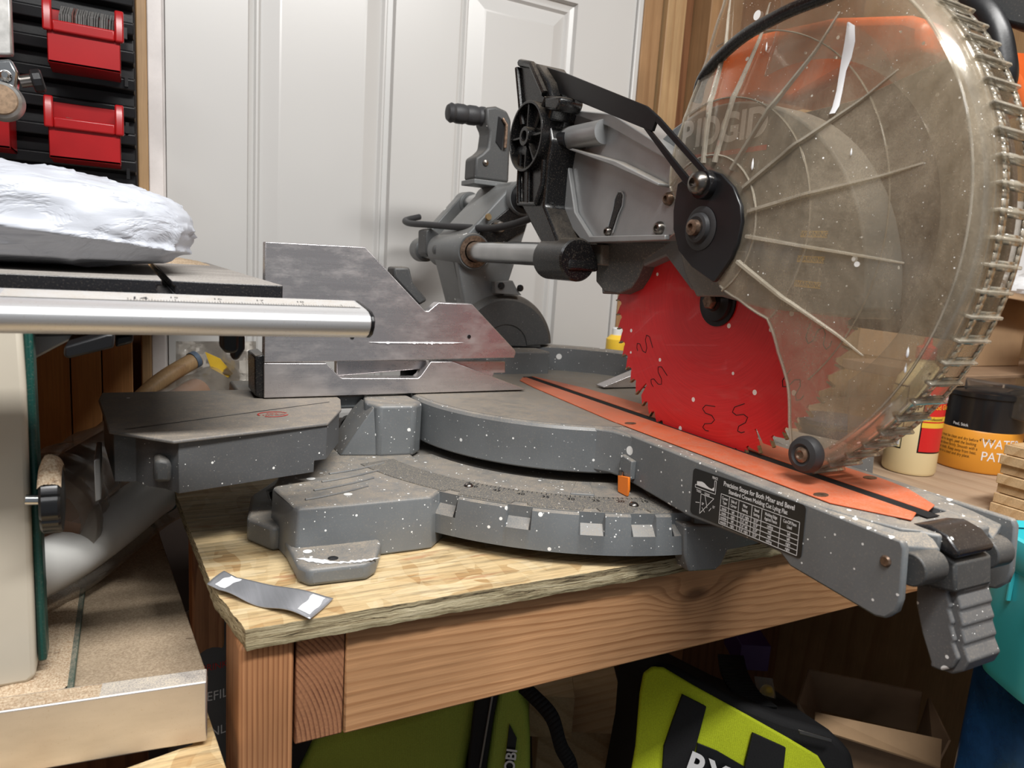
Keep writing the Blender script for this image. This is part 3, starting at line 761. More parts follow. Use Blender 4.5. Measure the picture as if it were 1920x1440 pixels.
MB().box(.0625, .10, .90, .95, FLOOR+.001, zT).build('leg', M['post'], wb, bevel=.0035)

tag(MB().box(.016, .88, 1.165, 1.18, -.95, BZ0-.02).build('added_dark_board', M['shadow_dark'], None, origin=(.45, 1.17, -.95)), 'added dark board hiding the white door behind the workbench', 'board')  # added dark sheet, keeps the white door out of the under-bench dark
# duct tape strip on the corner
tp = [onZ(x, y, BZ0+.0012) for x, y in ((388, 1108), (420, 1083), (625, 1124), (581, 1165))]
def tpf(u, v):
    a = tp[0].lerp(tp[3], u); b = tp[1].lerp(tp[2], u); p = a.lerp(b, v)
    return p+Vector((0, 0, .0008+.0022*math.sin(u*5.2+.6)**2+.0009*math.sin(v*3+u*9) + .004*max(0, .12-u)*8))
tpm = MB().grid(tpf, 40, 14).build('duct_tape_strip', M['tape'], None, solid=.0005, origin=tp[0]); tag(tpm, 'short strip of silver duct tape lying on the bench corner', 'tape')
mb = MB()
def tpp(u0, u1, du):
    return MB().grid(lambda u, v: tpf(u0+(u1-u0)*u+du*v*(.6+.4*math.sin(v*9)), .12+.8*v)+Vector((0, 0, .0005)), 8, 12)
tpp(.06, .16, .03).build('paint_smear', M['white_paint'], tpm); tpp(.86, .97, -.03).build('paint_smear', M['white_paint'], tpm)

# ================================================================ MITRE SAW
CX, CY = .479, .745                       # turntable centre
TZ = -.150                                # table surface
SZ = -.205                                # scale surface
ms = thing('miter_saw', 'grey sliding compound miter saw with red blade standing on the workbench', 'miter saw', (CX, CY, BZ0))
def P_(name, mb, mat, par=None, bevel=.0012, **k): return mb.build(name, mat, par or ms, bevel=bevel, **k)
def ringpt(r, a): return (CX+r*math.cos(R(a)), CY+r*math.sin(R(a)))

GY, GZ = .480, .041
# ---- base casting: ring skirt, wings, feet
base = P_('base', MB().prism(arc(CX, CY, .288, -166, -14, 80)+arc(CX, CY, .20, -14, -166, 50), SZ-.012, SZ-.0006, 'Z'), M['cast'], bevel=0)
NOTCH = [math.degrees(math.atan2(onZ(a, b, -.214).y-CY, onZ(a, b, -.214).x-CX)) for a, b in ((832, 948), (973, 966), (1107, 973), (1198, 974), (1266, 972))]
NOTCH += [-180-a for a in NOTCH if a < -95]
def skirt():
    mb = MB(); n = 360; a0, a1 = -147.5, -32.5; rows = []
    ang = NOTCH
    for i in range(n+1):
        a = a0+(a1-a0)*i/n
        d = min(abs(a-q) for q in ang)
        notch = d < 2.0
        prof = [(.287, SZ-.0008), (.291, SZ-.003), (.2955, SZ-.019), (.2965, SZ-.036), (.289, SZ-.036)]
        if notch: prof = [(.279, SZ-.0008), (.2795, SZ-.003), (.2965, SZ-.0185), (.2965, SZ-.036), (.289, SZ-.036)]
        rows.append([Vector((*ringpt(r_, a), z_)) for r_, z_ in prof])
    # duplicate columns at the notch borders so their walls are steep
    vs = [p for r_ in rows for p in r_]; m_ = 5
    return mb.add(vs, [(i*m_+j, (i+1)*m_+j, (i+1)*m_+j+1, i*m_+j+1) for i in range(n) for j in range(m_-1)])
P_('ring_skirt', skirt(), M['cast'], bevel=0, sharp=28)
def wing(sx):
    def X(v): return v if sx > 0 else 2*CX-v
    pts = [(.117, .574), (.120, .569), (.155, .5665), (.222, .566), (.2325, .5665), (.25, .585), (.262, .62), (.262, .70), (.232, .72), (.205, .742), (.17, .742), (.13, .69), (.110, .625)]
    mb = MB(); n = len(pts); cx_, cy_ = .19, .65; vs = []
    lv = [(SZ-.0002, 1.0, 0), (SZ-.003, 1.02, 0), (-.236, 1.035, 0), (BZ0+.0005, 1.045, 0)]
    for z_, s_, q in lv: vs += [(X(cx_+(x-cx_)*s_), cy_+(y-cy_)*s_, z_) for x, y in pts]
    fs = [list(range(n)), list(range(n*3, n*4))[::-1]]+[(j*n+i, j*n+(i+1)%n, (j+1)*n+(i+1)%n, (j+1)*n+i) for j in range(3) for i in range(n)]
    P_('base_wing', mb.add(vs, fs), M['cast'], bevel=.0025, seg=3, sharp=50)
    fp = [(.112, .60), (.112, .533), (.118, .5225), (.163, .5195), (.172, .527), (.186, .557), (.19, .60)]
    ft = MB().prism([(X(x), y) for x, y in fp], BZ0+.0003, -.2385, 'Z')
    fo = P_('foot', ft, M['cast'], bevel=.0035, seg=3)
    c = onZ(627, 1040, -.2383); hx, hy = X(.140), .537
    MB().lathe([(.0042, 0), (.0034, .0004)], (hx, hy, -.2384), (0, 0, 1), 24).build('bolt_hole', M['black'], fo)
    if sx > 0:
        sm_ = MB(); k_ = 40; up_ = [(.113+.062*i/k_, .5335-.010*math.sin(i/k_*2.2)+.003*mn.noise(Vector((i*.5, 1, 1)))+.012*(1-i/k_)**3) for i in range(k_+1)]
        wd_ = [(.0012+.0035*abs(mn.noise(Vector((i*.33, 5, 2))))+.004*math.exp(-((i-9)/6)**2))*min(1, i*.3, (k_-i)*.2) for i in range(k_+1)]
        sm_.add([(x, y+w_, -.2381) for (x, y), w_ in zip(up_, wd_)]+[(x, y-w_*.6, -.2381) for (x, y), w_ in zip(up_, wd_)], [(i, i+1, k_+2+i, k_+1+i) for i in range(k_)])
        sm_.build('paint_smear', M['white_paint'], fo, flat=True)
        rg_ = MB()
        for k in range(4):
            pth = [Vector((.128+k*.012+t_*.06, .585+k*.022+t_*(.012+.01*t_), SZ+.0004)) for t_ in [q/8 for q in range(9)]]
            rg_.tube(pth, .0012, 6)
        P_('wing_ridge', rg_, M['cast'], bevel=0)
        # side flange reaching the bench at the left
        P_('side_flange', MB().prism([(.104, .60), (.112, .60), (.118, .70), (.150, .74), (.140, .75), (.100, .69), (.088, .63)], BZ0+.0003, -.232, 'Z'), M['cast'], bevel=.003)
wing(1); wing(-1)
# centre lug in front of the bench edge, under the arm
lg = MB().prism(xz([(1283, 985), (1283, 1040), (1291, 1072), (1340, 1069), (1352, 1058), (1373, 1010), (1400, 985)], .45), .449, .4665, 'Y')
P_('front_lug', lg, M['cast'], bevel=.002)
P_('ring_floor', MB().prism(arc(CX, CY, .247, 0, 360, 90)[:-1], SZ-.02, SZ-.004, 'Z'), M['cast'], bevel=0)
# scale plate
sc = MB(); n = 400; a0, a1 = -166, -14; vs = []
for i in range(n+1):
    a = a0+(a1-a0)*i/n
    d = min(abs(a-q) for q in NOTCH); ro = .2795 if d < 1.4 else .2865
    for r_, z_ in ((.2475, SZ-.003), (.2485, SZ+.0006), (ro, SZ+.0006), (ro+.0004, SZ-.001)): vs.append(Vector((*ringpt(r_, a), z_)))
sc.add(vs, [(i*4+j, (i+1)*4+j, (i+1)*4+j+1, i*4+j+1) for i in range(n) for j in range(3)])
spl = P_('miter_scale', sc, M['scale'], bevel=0, sharp=40)
tk = MB()
for k in range(-52, 53):
    a = -90+k; L = .0065 if k % 5 == 0 else .004
    p0 = Vector((*ringpt(.2492, a), SZ+.0008)); p1 = Vector((*ringpt(.2492+L, a), SZ+.0008)); t_ = Vector((-math.sin(R(a)), math.cos(R(a)), 0))*.00028
    tk.add([p0-t_, p0+t_, p1+t_, p1-t_], [(0, 1, 2, 3)])
tk.build('tick_marks', M['black'], spl, flat=True)
for k in range(-50, 51, 5):
    a = -90+k; p0 = Vector((*ringpt(.2605, a), SZ+.0009))
    ou = Vector((math.cos(R(a)), math.sin(R(a)), 0))
    text('scale_number', str(abs(k)), .0075, p0, Vector((-math.sin(R(a)), math.cos(R(a)), 0)), -ou, M['black'], spl, depth=.0001)
for a, r_ in ((-108, .270), (-141, .262), (-75, .27)):
    sw = MB().lathe([(.0045, 0), (.0042, .0012), (.0028, .0026), (.001, .003)], (*ringpt(r_, a), SZ+.0005), (0, 0, 1), 20)
    P_('scale_screw', sw, M['bolt'], bevel=0)
# inner ring with pockets between the scale and turntable
P_('ring_step', MB().prism(arc(CX, CY, .246, -150, -30, 60)+arc(CX, CY, .236, -30, -150, 60), SZ-.006, SZ-.001, 'Z'), M['cast'], bevel=.001)
for a in (-116, -98, -84):
    P_('pocket_rib', MB().prism([ringpt(.205, a-2), ringpt(.205, a+2), ringpt(.243, a+1.4), ringpt(.243, a-4)], SZ-.005, SZ+.001, 'Z'), M['cast'], bevel=.001)

# ---- turntable
tb = MB().lathe([(.199, -.0465), (.2005, -.045), (.2005, -.004), (.1985, -.0012), (.196, 0), (.0, 0)], (CX, CY, TZ), (0, 0, 1), 180)
def m_ttop():
    pass
P_('turntable', tb, M['cast'], bevel=0, sharp=25)
P_('table_inlay', MB().prism([q for q in arc(CX, CY, .1955, 0, 360, 120)[:-1]], TZ, TZ+.0003, 'Z'), painted('worn_table_top', (.27, .265, .25), .42, .1, .8, metal=.45, gen=.3), bevel=0)
# pedestals carrying the fences
def ped(sx):
    def X(v): return v if sx > 0 else 2*CX-v
    top = [(.217, .722), (.226, .7005), (.264, .6975), (.2775, .712), (.2755, .735), (.272, .80), (.235, .80)]
    P_('fence_pedestal', MB().prism([(X(x), y) for x, y in top], SZ-.002, TZ-.0012, 'Z'), M['cast'], bevel=.004, seg=3)
    rb_ = [(.222, .705, TZ-.004), (.222, .76, TZ-.004), (.190, .712, SZ), (.226, .703, SZ), (.190, .76, SZ), (.24, .76, SZ)]
    vs = [(X(a), b, c_) for a, b, c_ in rb_]
    P_('pedestal_web', MB().add(vs, [(0, 1, 4, 2), (0, 2, 3), (1, 5, 4), (0, 3, 5, 1), (2, 4, 5, 3)]), M['cast'], bevel=.001)
    P_('table_bridge', MB().box(min(X(.10), X(.285)), max(X(.10), X(.285)), .756, .86, TZ-.016, TZ-.001), M['cast'], bevel=.003)
ped(1); ped(-1)
# rear arched bridge joining the fences
n = 60; vs = []
for i in range(n+1):
    a = 18+(162-18)*i/n
    for r_, z_ in ((.172, TZ-.004), (.176, -.117), (.180, -.1145), (.200, -.1145), (.204, -.117), (.204, TZ-.004)): vs.append(Vector((*ringpt(r_, a), z_)))
P_('fence_bridge', MB().add(vs, [(i*6+j, (i+1)*6+j, (i+1)*6+j+1, i*6+j+1) for i in range(n) for j in range(5)]), M['cast'], bevel=0, sharp=40)

# ---- fences (left ones as seen; right ones mirrored about the blade)
FY = .745
low = [(495, 681), (612, 681), (636, 706), (642, 709), (784, 709), (790, 704), (808, 678), (848, 678), (985, 729), (985, 731), (495, 750)]
lowp = xz(low, FY)
hi_ = [(497, 453), (685, 463), (797, 583), (803, 583), (822, 567), (885, 570), (965, 656), (967, 662), (964, 671), (495, 680)]
hip = xz(hi_, FY)
lowp = [(x, max(z_, TZ+.0006)) for x, z_ in lowp]
def mir(p): return [(2*CX-x, z_) for x, z_ in p]
P_('fixed_fence', MB().prism(lowp, FY, FY+.018, 'Y'), M['fence'], bevel=.001)
P_('fixed_fence', MB().prism(mir(lowp), FY, FY+.018, 'Y'), M['fence'], bevel=.001)
P_('sliding_fence', MB().prism(hip, FY-.0005, FY+.013, 'Y'), M['fence'], bevel=.0008)
mh = [(2*CX-x+.035, z_) for x, z_ in hip]
P_('sliding_fence', MB().prism(mh, FY-.0005, FY+.013, 'Y'), M['fence'], bevel=.0008)
# back slope of the lower fence and carrier behind the upper one
q = xz([(850, 679), (985, 729), (985, 731), (850, 745)], FY)
bs = MB().prism([(onY(848, 678, FY).x, -.1135), (.421, TZ+.0015), (.421, TZ+.0005), (.30, TZ+.0005), (.30, -.1135)], FY+.018, FY+.05, 'Y')
P_('fence_back_web', bs, M['cast'], bevel=.002)
P_('fence_carrier', MB().prism(xz([(628, 672), (943, 676), (943, 698), (922, 698), (920, 706), (890, 700), (840, 686), (628, 704)], FY+.02), FY+.0135, FY+.024, 'Y'), M['fence'], bevel=.001)
P_('fence_end_block', MB().prism(xz([(477, 668), (497, 664), (497, 750), (478, 742)], FY+.004), FY+.004, FY+.05, 'Y'), M['black_cast'], bevel=.0015)
P_('fence_clamp_knob', MB().prism(xz([(733, 500), (763, 500), (770, 530), (797, 562), (780, 572), (733, 520)], FY+.06), FY+.05, FY+.075, 'Y'), M['cast_dark'], bevel=.003)
for (a, b, r_) in ((879, 631, .0022), (660, 632, .0022)):
    p = onY(a, b, FY)
    P_('fence_hole', MB().lathe([(r_, 0), (r_*.9, -.0004)], (p.x, FY-.0012, p.z), (0, 1, 0), 24), M['black'], bevel=0)
# white paint streak along the fence bottom
ps = MB(); 
def streak(u, v):
    p = onY(690+180*u, 641+1*u, FY); w = (.0012+.0022*max(0, mn.noise(Vector((u*22, 1, 4))))+.003*math.exp(-((u-.62)/.16)**2)*abs(mn.noise(Vector((u*40, 3, 3)))))*min(1, u*8, (1-u)*8)
    return Vector((p.x, FY-.0014, p.z-w*(v*1.2-.3)))
P_('paint_streak', ps.grid(streak, 120, 2), M['white_paint'], bevel=0, flat=True)

# ---- table extension on the left
et = xy([(188, 748), (205, 806), (325, 826), (612, 791), (636, 768), (640, 752), (520, 742)], TZ)
et = [(x, y) for x, y in et]
et[0] = (-.024, .765); et[-1] = (.13, .79); et[-2] = (.194, .742); 
et = [(-.024, .80), (-.026, .765), (-.015, .637), (.029, .594), (.157, .631), (.183, .686), (.195, .735), (.195, .80)]
ext = MB().prism(et, TZ-.0035, TZ-.0006, 'Z')
exo = P_('table_extension', ext, painted('extension_top', (.155, .15, .145), .5, .2, .75, gen=.35), bevel=.001)
bd = [(-.016, .80), (-.018, .765), (-.0135, .640), (.004, .630), (.026, .606), (.036, .606), (.05, .6045), (.1555, .634), (.181, .688), (.190, .735), (.190, .80)]
ztb, zbb = TZ-.0035, -.1895
mb = MB(); n = len(bd)
def zbot(x): return -.193 if x < .13 else -.178
vs = [(x, y, ztb) for x, y in bd]+[(x, y, zbot(x)) for x, y in bd]
bo2 = [(-.020, .80), (-.022, .765), (-.0120, .645), (.004, .640), (.012, .625), (.024, .615), (.0330, .600), (.1562, .6325), (.1815, .6875), (.193, .735), (.193, .80)]
n = len(bo2); vs = [(x, y, ztb) for x, y in bo2]+[(x, y, -.196 if x < .10 else (-.1935 if x < .14 else -.185)) for x, y in bo2]
bo3 = bo2[:7]+[(.145, .6295), (.1452, .6296)]+bo2[7:]; n = len(bo3)
vs = [(x, y, ztb) for x, y in bo3]+[(x, y, -.1955 if x <= .1451 else -.185) for x, y in bo3]
bb = MB().add(vs, [list(range(n)), list(range(n, 2*n))[::-1]]+[(i, (i+1)%n, n+(i+1)%n, n+i) for i in range(n)])
P_('extension_body', bb, M['ext'], bevel=.0025, seg=3)
lk = MB().prism(xz([(289, 864), (302, 861), (318, 864), (322, 875), (322, 905), (288, 905)], .60), .600, .622, 'Y')
P_('extension_lock', lk, M['cast_dark'], bevel=.003)
P_('extension_latch', MB().prism([(-.026, .64), (-.022, .645), (-.022, .70), (-.026, .70)], -.21, -.175, 'Z'), M['grit'], bevel=.001)
ln = MB().add([Vector((-.004, .637, TZ-.0003)), Vector((-.004, .639, TZ-.0003)), Vector((.18, .722, TZ-.0003)), Vector((.18, .7205, TZ-.0003))], [(0, 1, 2, 3)])
ln.build('groove_line', M['black'], exo, flat=True)
rm = MB(); c = onZ(512, 776, TZ)
for r0_, r1_, a0, a1 in ((.0125, .0138, 20, 200), (.0125, .0138, 230, 340)):
    o_ = arc(0, 0, r0_, a0, a1, 24)+arc(0, 0, r1_, a1, a0, 24)
    rm.prism([(c.x+x, c.y+y*.8) for x, y in o_], TZ-.0004, TZ-.0001, 'Z')
rm.build('warning_mark', M['red_print'], exo)
text('warning_mark', 'NO\nHANDS', .006, (c.x, c.y, TZ-.0001), (1, .1, 0), (-.1, 1, 0), M['red_print'], exo)
# extension slide tubes
kq = onY(652, 795, .80); P_('extension_knob', MB().lathe([(.010, .0), (.0115, .003), (.0115, .012), (.006, .014)], kq, (0, -1, 0), 24).lathe([(.0001, .014), (.005, .0145), (.005, .012)], kq, (0, -1, 0), 20), M['black'], bevel=0)

# ---- mitre arm
AX0, AX1 = .415, .543
ao = [(1170, 812), (1300, 870), (1555, 957), (1690, 1012), (1695, 1030), (1688, 1125), (1680, 1148), (1660, 1160), (1640, 1156), (1481, 1062), (1462, 1036), (1440, 1026), (1290, 968), (1200, 915), (1165, 892)]
ap = [(y, min(z_, TZ-.0005)) for y, z_ in yz(ao, AX0)]
ap[0] = (.56, TZ-.0005); ap[1] = (.44, TZ-.0005); ap[2] = (.305, TZ-.0005)
ap[-1] = (.56, -.193)
arm_l = MB().prism(ap, AX0, AX0+.006)
P_('miter_arm', arm_l, M['cast'], bevel=.0015)
ap2 = [(y, z_) for y, z_ in ap]
P_('miter_arm_side', MB().prism(ap2, AX1-.006, AX1), M['cast'], bevel=.0015)
topm = M['cast']
def armtop():
    mb = MB()
    mb.prism([(AX0+.001, .60), (AX0+.001, .335), (.424, .300), (.436, .268), (.452, .2575), (.452, .60)], TZ-.006, TZ, 'Z')
    return mb
P_('arm_deck', armtop(), M['cast'], bevel=.0012)
P_('arm_deck', MB().prism([(AX1-.001, .60), (AX1-.001, .335), (.534, .300), (.522, .268), (.506, .2575), (.506, .60)], TZ-.006, TZ, 'Z'), M['cast'], bevel=.0012)
P_('arm_deck', MB().box(.450, .508, .2, .262, 0, 0) if False else MB().prism([(.440, .268), (.452, .252), (.506, .252), (.518, .268), (.506, .283), (.452, .283)], TZ-.012, TZ-.0005, 'Z'), M['cast'], bevel=.002)
# sloping shoulders beside the latch
for s_ in (0, 1):
    xs_ = [AX0+.002, .424, .450] if not s_ else [AX1-.002, .534, .508]
    vs = [(xs_[0], .330, TZ-.001), (xs_[1], .298, TZ-.001), (xs_[2], .258, TZ-.001), (xs_[0], .262, TZ-.006), (xs_[2], .250, TZ-.009), (xs_[0], .330, TZ-.012), (xs_[0], .262, TZ-.012), (xs_[2], .250, TZ-.012), (xs_[2], .30, TZ-.013)]
    P_('arm_shoulder', MB().add(vs, [(0, 1, 2, 4, 3), (0, 3, 6, 5), (3, 4, 7, 6), (4, 2, 8, 7)]), M['cast'], bevel=.001)
# neck blending turntable into the arm (rounded fillets)
def fillet(sx):
    def X(v): return v if sx > 0 else 2*CX-v
    pts = [(X(.419), .47), (X(.416), .52), (X(.410), .548), (X(.398), .5635), (X(.385), .572), (X(.36), .60), (X(.43), .62)]
    P_('arm_fillet', MB().prism(pts, -.1935, TZ-.001, 'Z'), M['cast'], bevel=.002, sharp=60)
fillet(1); fillet(-1)
# pin
p = onX(1661, 1052, AX0)
P_('hinge_pin', MB().lathe([(.0, -.0016), (.0028, -.0016), (.0037, -.0006), (.0037, .130)], p, (1, 0, 0), 24), M['rust'], bevel=0)
# orange inserts either side of the kerf
li = [(.4655, .845), (.4740, .845), (.4740, .283), (.4600, .277), (.4520, .285), (.427, .315), (.427, .50), (.444, .76)]
ri = [(.4865, .845), (.500, .800), (.512, .75), (.526, .60), (.529, .345), (.524, .322), (.505, .290), (.4865, .283)]
li = [(.4665, .835), (.4730, .835), (.4730, .283), (.4560, .275), (.4480, .288), (.430, .318), (.430, .58), (.445, .765), (.452, .815)]
ins1 = P_('kerf_insert', MB().prism(li, TZ+.0004, TZ+.0016, 'Z'), M['orange'], bevel=.0005)
ins2 = P_('kerf_insert', MB().prism(ri, TZ+.0004, TZ+.0016, 'Z'), M['orange'], bevel=.0005)
P_('kerf_slot', MB().box(.4731, .4866, .275, .845, TZ+.0003, TZ+.0009), plain('kerf_gap', (.004, .004, .004), .9), bevel=0)
for x, y, pr in ((.4375, .332, ins1), (.5195, .352, ins2), (.441, .562, ins1)):
    MB().prism([(x+.0065*math.cos(R(k*30)), y+.0042*math.sin(R(k*30))) for k in range(12)], TZ+.0016, TZ+.0021, 'Z').build('insert_screw', M['rust'], pr)
# pointer
pp = xz([(1150, 888), (1179, 893), (1179, 912), (1170, 919), (1160, 914), (1150, 906)], .515)
pX = [(1155, 886), (1178, 890), (1178, 922), (1176, 930), (1158, 921), (1156, 916)]
zc = .505
ph = P_('pointer_housing', MB().prism([(.514, -.172), (.532, -.170), (.532, -.187), (.514, -.190)], AX0-.006, AX0), M['cast'], bevel=.001)
pv = [onX(x, y, AX0-.009) for x, y in ((1158, 891), (1178, 895), (1178, 918), (1175, 931), (1158, 922))]
P_('miter_pointer', MB().prism([(q.y, q.z) for q in pv], AX0-.009, AX0-.0065), plain('orange_pointer', (.9, .22, .02), .35), bevel=.0006)
c = onX(1166, 887, AX0-.006); P_('pointer_screw', MB().lathe([(.0028, -.002), (.003, 0), (.003, .002), (.001, .0026)], c, (0, 0, 1), 16), M['bolt'], bevel=0)

# ---- label on the arm
lc = [onX(x, y, AX0-.0003) for x, y in ((1300, 873), (1512, 950), (1503, 1047), (1295, 965))]
LO = (lc[0]+lc[1]+lc[2]+lc[3])/4
U = ((lc[1]-lc[0])+(lc[2]-lc[3])).normalized(); Vv = Vector((1, 0, 0)).cross(U); Vv = Vv if Vv.z > 0 else -Vv
LW = ((lc[1]-lc[0]).length+(lc[2]-lc[3]).length)/2; LH = ((lc[0]-lc[3]).length+(lc[1]-lc[2]).length)/2*.98
def L3(u, v, d=0): return LO+U*((u-.5)*LW)+Vv*((.5-v)*LH)+Vector((-.0003-d, 0, 0))
rr = rrect(1, 1, .06)
lb = MB().add([L3(.5+x, .5-y) for x, y in [(a*1, b) for a, b in [(q[0]/1, q[1]/1) for q in rrect(LW, LH, .0035)]]] if False else [LO+U*x+Vv*y+Vector((-.0003, 0, 0)) for x, y in rrect(LW, LH, .0035)], [list(range(24))])
lab = lb.build('angle_label', M['label_black'], ms, flat=True)
lab['label'] = 'black table of precision stops with white print'
def line(mb, a, b, w=.0005):
    A_, B_ = L3(*a, .00015), L3(*b, .00015); d = (B_-A_).normalized(); n_ = Vector((1, 0, 0)).cross(d)*w/2
    mb.add([A_-n_, B_-n_, B_+n_, A_+n_], [(0, 1, 2, 3)])
tl = MB()
cols = [.295, .375, .463, .58, .665, .82, .965]; rows = [.34, .585, .68, .775, .87, .965]
for c_ in cols: line(tl, (c_, rows[0]), (c_, rows[-1]))
for r_ in rows: line(tl, (cols[0], r_), (cols[-1], r_))
line(tl, (.035, .34), (.225, .34)); line(tl, (.035, .40), (.24, .40)); line(tl, (.035, .34), (.035, .40)); line(tl, (.225, .34), (.225, .12)); line(tl, (.24, .40), (.24, .12)); line(tl, (.225, .12), (.24, .12))
line(tl, (.10, .50), (.23, .50)); line(tl, (.10, .50), (.10, .93)); line(tl, (.23, .50), (.10, .93)); line(tl, (.12, .78), (.15, .86)); line(tl, (.14, .5), (.17, .75)); line(tl, (.05, .72), (.09, .70)); line(tl, (.19, .80), (.21, .72))
prof = [(.05, .335), (.05, .26), (.07, .25), (.10, .235), (.125, .25), (.15, .285), (.175, .31), (.205, .315), (.21, .29), (.222, .27), (.222, .335)]
tl.add([L3(u, v, .00015) for u, v in prof], [list(range(len(prof)))])
tl.build('label_lines', M['white_print'], lab, flat=True)
def lt(s, u, v, sz, al='CENTER', sq=.78): return text('label_text', s, sz*LH, L3(u, v, .0001), U, Vv, M['white_print'], lab, align=al, depth=-.0001, bold=.00012*0, squash=sq)
U_save = U
def text_l(s, u, v, sz, sq=.8):
    text('label_text', s, sz*LH, L3(u, v, .0002), U, Vv, M['white_print'], lab, depth=0, squash=sq, bold=.02*sz*LH)
text_l('Precision Stops for Both Miter and Bevel', .615, .115, .135, .80)
text_l('Standard Crown Molding Cut Lying Flat', .615, .245, .118, .78)
hd = ['Corner\nType', 'Side of\nCorner', 'Miter\nSetting', 'Bevel\nSetting', 'Molding Edge\nAgainst Fence', 'Cut-Off Piece\nUsed']
bdv = [['inside', 'left', '31.6° right', '33.9°', 'ceiling', 'left'], ['inside', 'right', '31.6° left', '33.9°', 'wall', 'left'], ['outside', 'left', '31.6° left', '33.9°', 'wall', 'right'], ['outside', 'right', '31.6° right', '33.9°', 'ceiling', 'right']]
for i in range(6):
    um = (cols[i]+cols[i+1])/2; text_l(hd[i], um, .46, .088, .62)
    for j in range(4): text_l(bdv[j][i], um, (rows[j+1]+rows[j+2])/2, .085, .66)
text_l('FENCE', .225, .07, .075, .7); text_l('TABLE', .075, .46, .075, .7); text_l('CEILING', .16, .465, .065, .62); text_l('38°', .125, .70, .07, .7); text_l('52°', .235, .68, .07, .7)

# ---- lever and latch at the arm's end
hp = yz([(1700, 1040), (1692, 1060), (1700, 1105), (1722, 1165), (1744, 1230), (1754, 1255), (1772, 1263), (1793, 1262)], .458)
hp = [(.262, -.172), (.268, -.186), (.266, -.204), (.259, -.222), (.2505, -.238), (.2445, -.2415), (.2375, -.2405), (.231, -.235), (.2285, -.227),
      (.2335, -.219), (.2325, -.2165), (.2365, -.2085), (.2355, -.206), (.2395, -.1985), (.2385, -.196), (.2425, -.188), (.2415, -.1855), (.246, -.176), (.250, -.171)]
hx0, hx1 = .459, .4985
hb = MB().prism(hp, hx0+.004, hx1)
hb.prism([(y+(.006 if y < .25 else -.001)*.8, z_*.985-.003) for y, z_ in hp], hx0, hx0+.0045)
lev = P_('lock_lever', hb, painted('lever_plastic', (.12, .122, .125), .5, .7, .5, gen=.2), bevel=.0018, seg=3)
P_('lever_hinge', MB().lathe([(.0105, 0), (.0105, .024)], (.424, .252, -.1695), (1, 0, 0), 30), M['cast_dark'], bevel=.001)
P_('lever_hinge', MB().lathe([(.0105, 0), (.0105, .020)], (.502, .252, -.1695), (1, 0, 0), 30), M['cast_dark'], bevel=.001)
P_('lever_neck', MB().prism([(.262, -.160), (.243, -.166), (.240, -.185), (.262, -.19)], .456, .496), M['cast_dark'], bevel=.002)
lt_ = MB().prism([(.278, -.152), (.262, -.1475), (.250, -.150), (.2405, -.158), (.2425, -.163), (.262, -.160), (.278, -.160)], .453, .493)
P_('detent_latch', lt_, painted('latch_plastic', (.016, .016, .018), .22, .5, .05, gen=.08), bevel=.0018, seg=3)

# ---- blade
NB = 60; RB = .1505
def blade_outline():
    pts = []
    for k in range(NB):
        a = 360*k/NB; g = k % 12 == 3
        for da, r_ in ((0.0, RB), (1.0, RB-.0022), (3.2, RB-.0062), (4.1, RB-(.020 if g else .0088)), (5.2, RB-(.0205 if g else .0078)), (5.55, RB-.004)):
            pts.append((BY+r_*math.cos(R(a+da)), BZ+r_*math.sin(R(a+da))))
    return pts
BX0, BX1 = BX-.0012, BX+.0012
bl = P_('blade', MB().prism(blade_outline(), BX0, BX1), M['blade'], bevel=0, sharp=25)
tip0 = MB()
def tipmesh(a):
    def q(r_, d): return (BY+r_*math.cos(R(a+d)), BZ+r_*math.sin(R(a+d)))
    return MB().prism([q(RB+.001, .1), q(RB+.0008, -.45), q(RB-.006, -.55), q(RB-.006, -.05)], BX0-.0005, BX1+.0005)
for k in range(NB): tipmesh(360*k/NB).build('carbide_tip', M['carbide'], bl, flat=True)
# laser-cut expansion slots as thin dark inlays
for px_, py_ in ((1200, 508), (1206, 650), (1233, 712), (1329, 788), (1391, 789), (1500, 735), (1560, 640)):
    q_ = onX(px_, py_, BX0); a = math.atan2(q_.z-BZ, q_.y-BY); rq = math.hypot(q_.z-BZ, q_.y-BY) 
    e_r = Vector((0, math.cos(a), math.sin(a))); e_t = Vector((0, -math.sin(a), math.cos(a)))
    c = Vector((BX0-.0001, BY, BZ))+e_r*min(rq, RB-.026)
    pth = [(-.011, -.006), (-.011, .004), (-.008, .007), (-.005, .004), (-.004, -.003), (-.001, -.006), (.002, -.003), (.003, .004), (.006, .006), (.008, .003), (.008, -.002)]
    path = [c+e_r*x*1.25+e_t*y*1.25 for x, y in pth]
    sm = []
    for i in range(len(path)-1):
        for t_ in (0, .33, .66): sm.append(path[i].lerp(path[i+1], t_))
    MB().tube(sm, .00038, 6).build('expansion_slot', M['black'], bl)
WSH = onX(1347, 566, BX0); 
P_('arbor_washer', MB().lathe([(.0, -.009), (.008, -.009), (.009, -.006), (.0105, -.0055), (.0175, -.005), (.0185, -.002), (.0225, -.0018), (.0225, 0)], WSH, (1, 0, 0), 48), plain('oily_black_steel', (.02, .018, .018), .25, .5), bevel=0, sharp=25)
P_('arbor_bolt', MB().lathe([(0, -.005), (.006, -.005), (.0075, -.002), (.0075, 0)], WSH+Vector((-.009, 0, 0)), (1, 0, 0), 6), M['rust'], bevel=.0005)

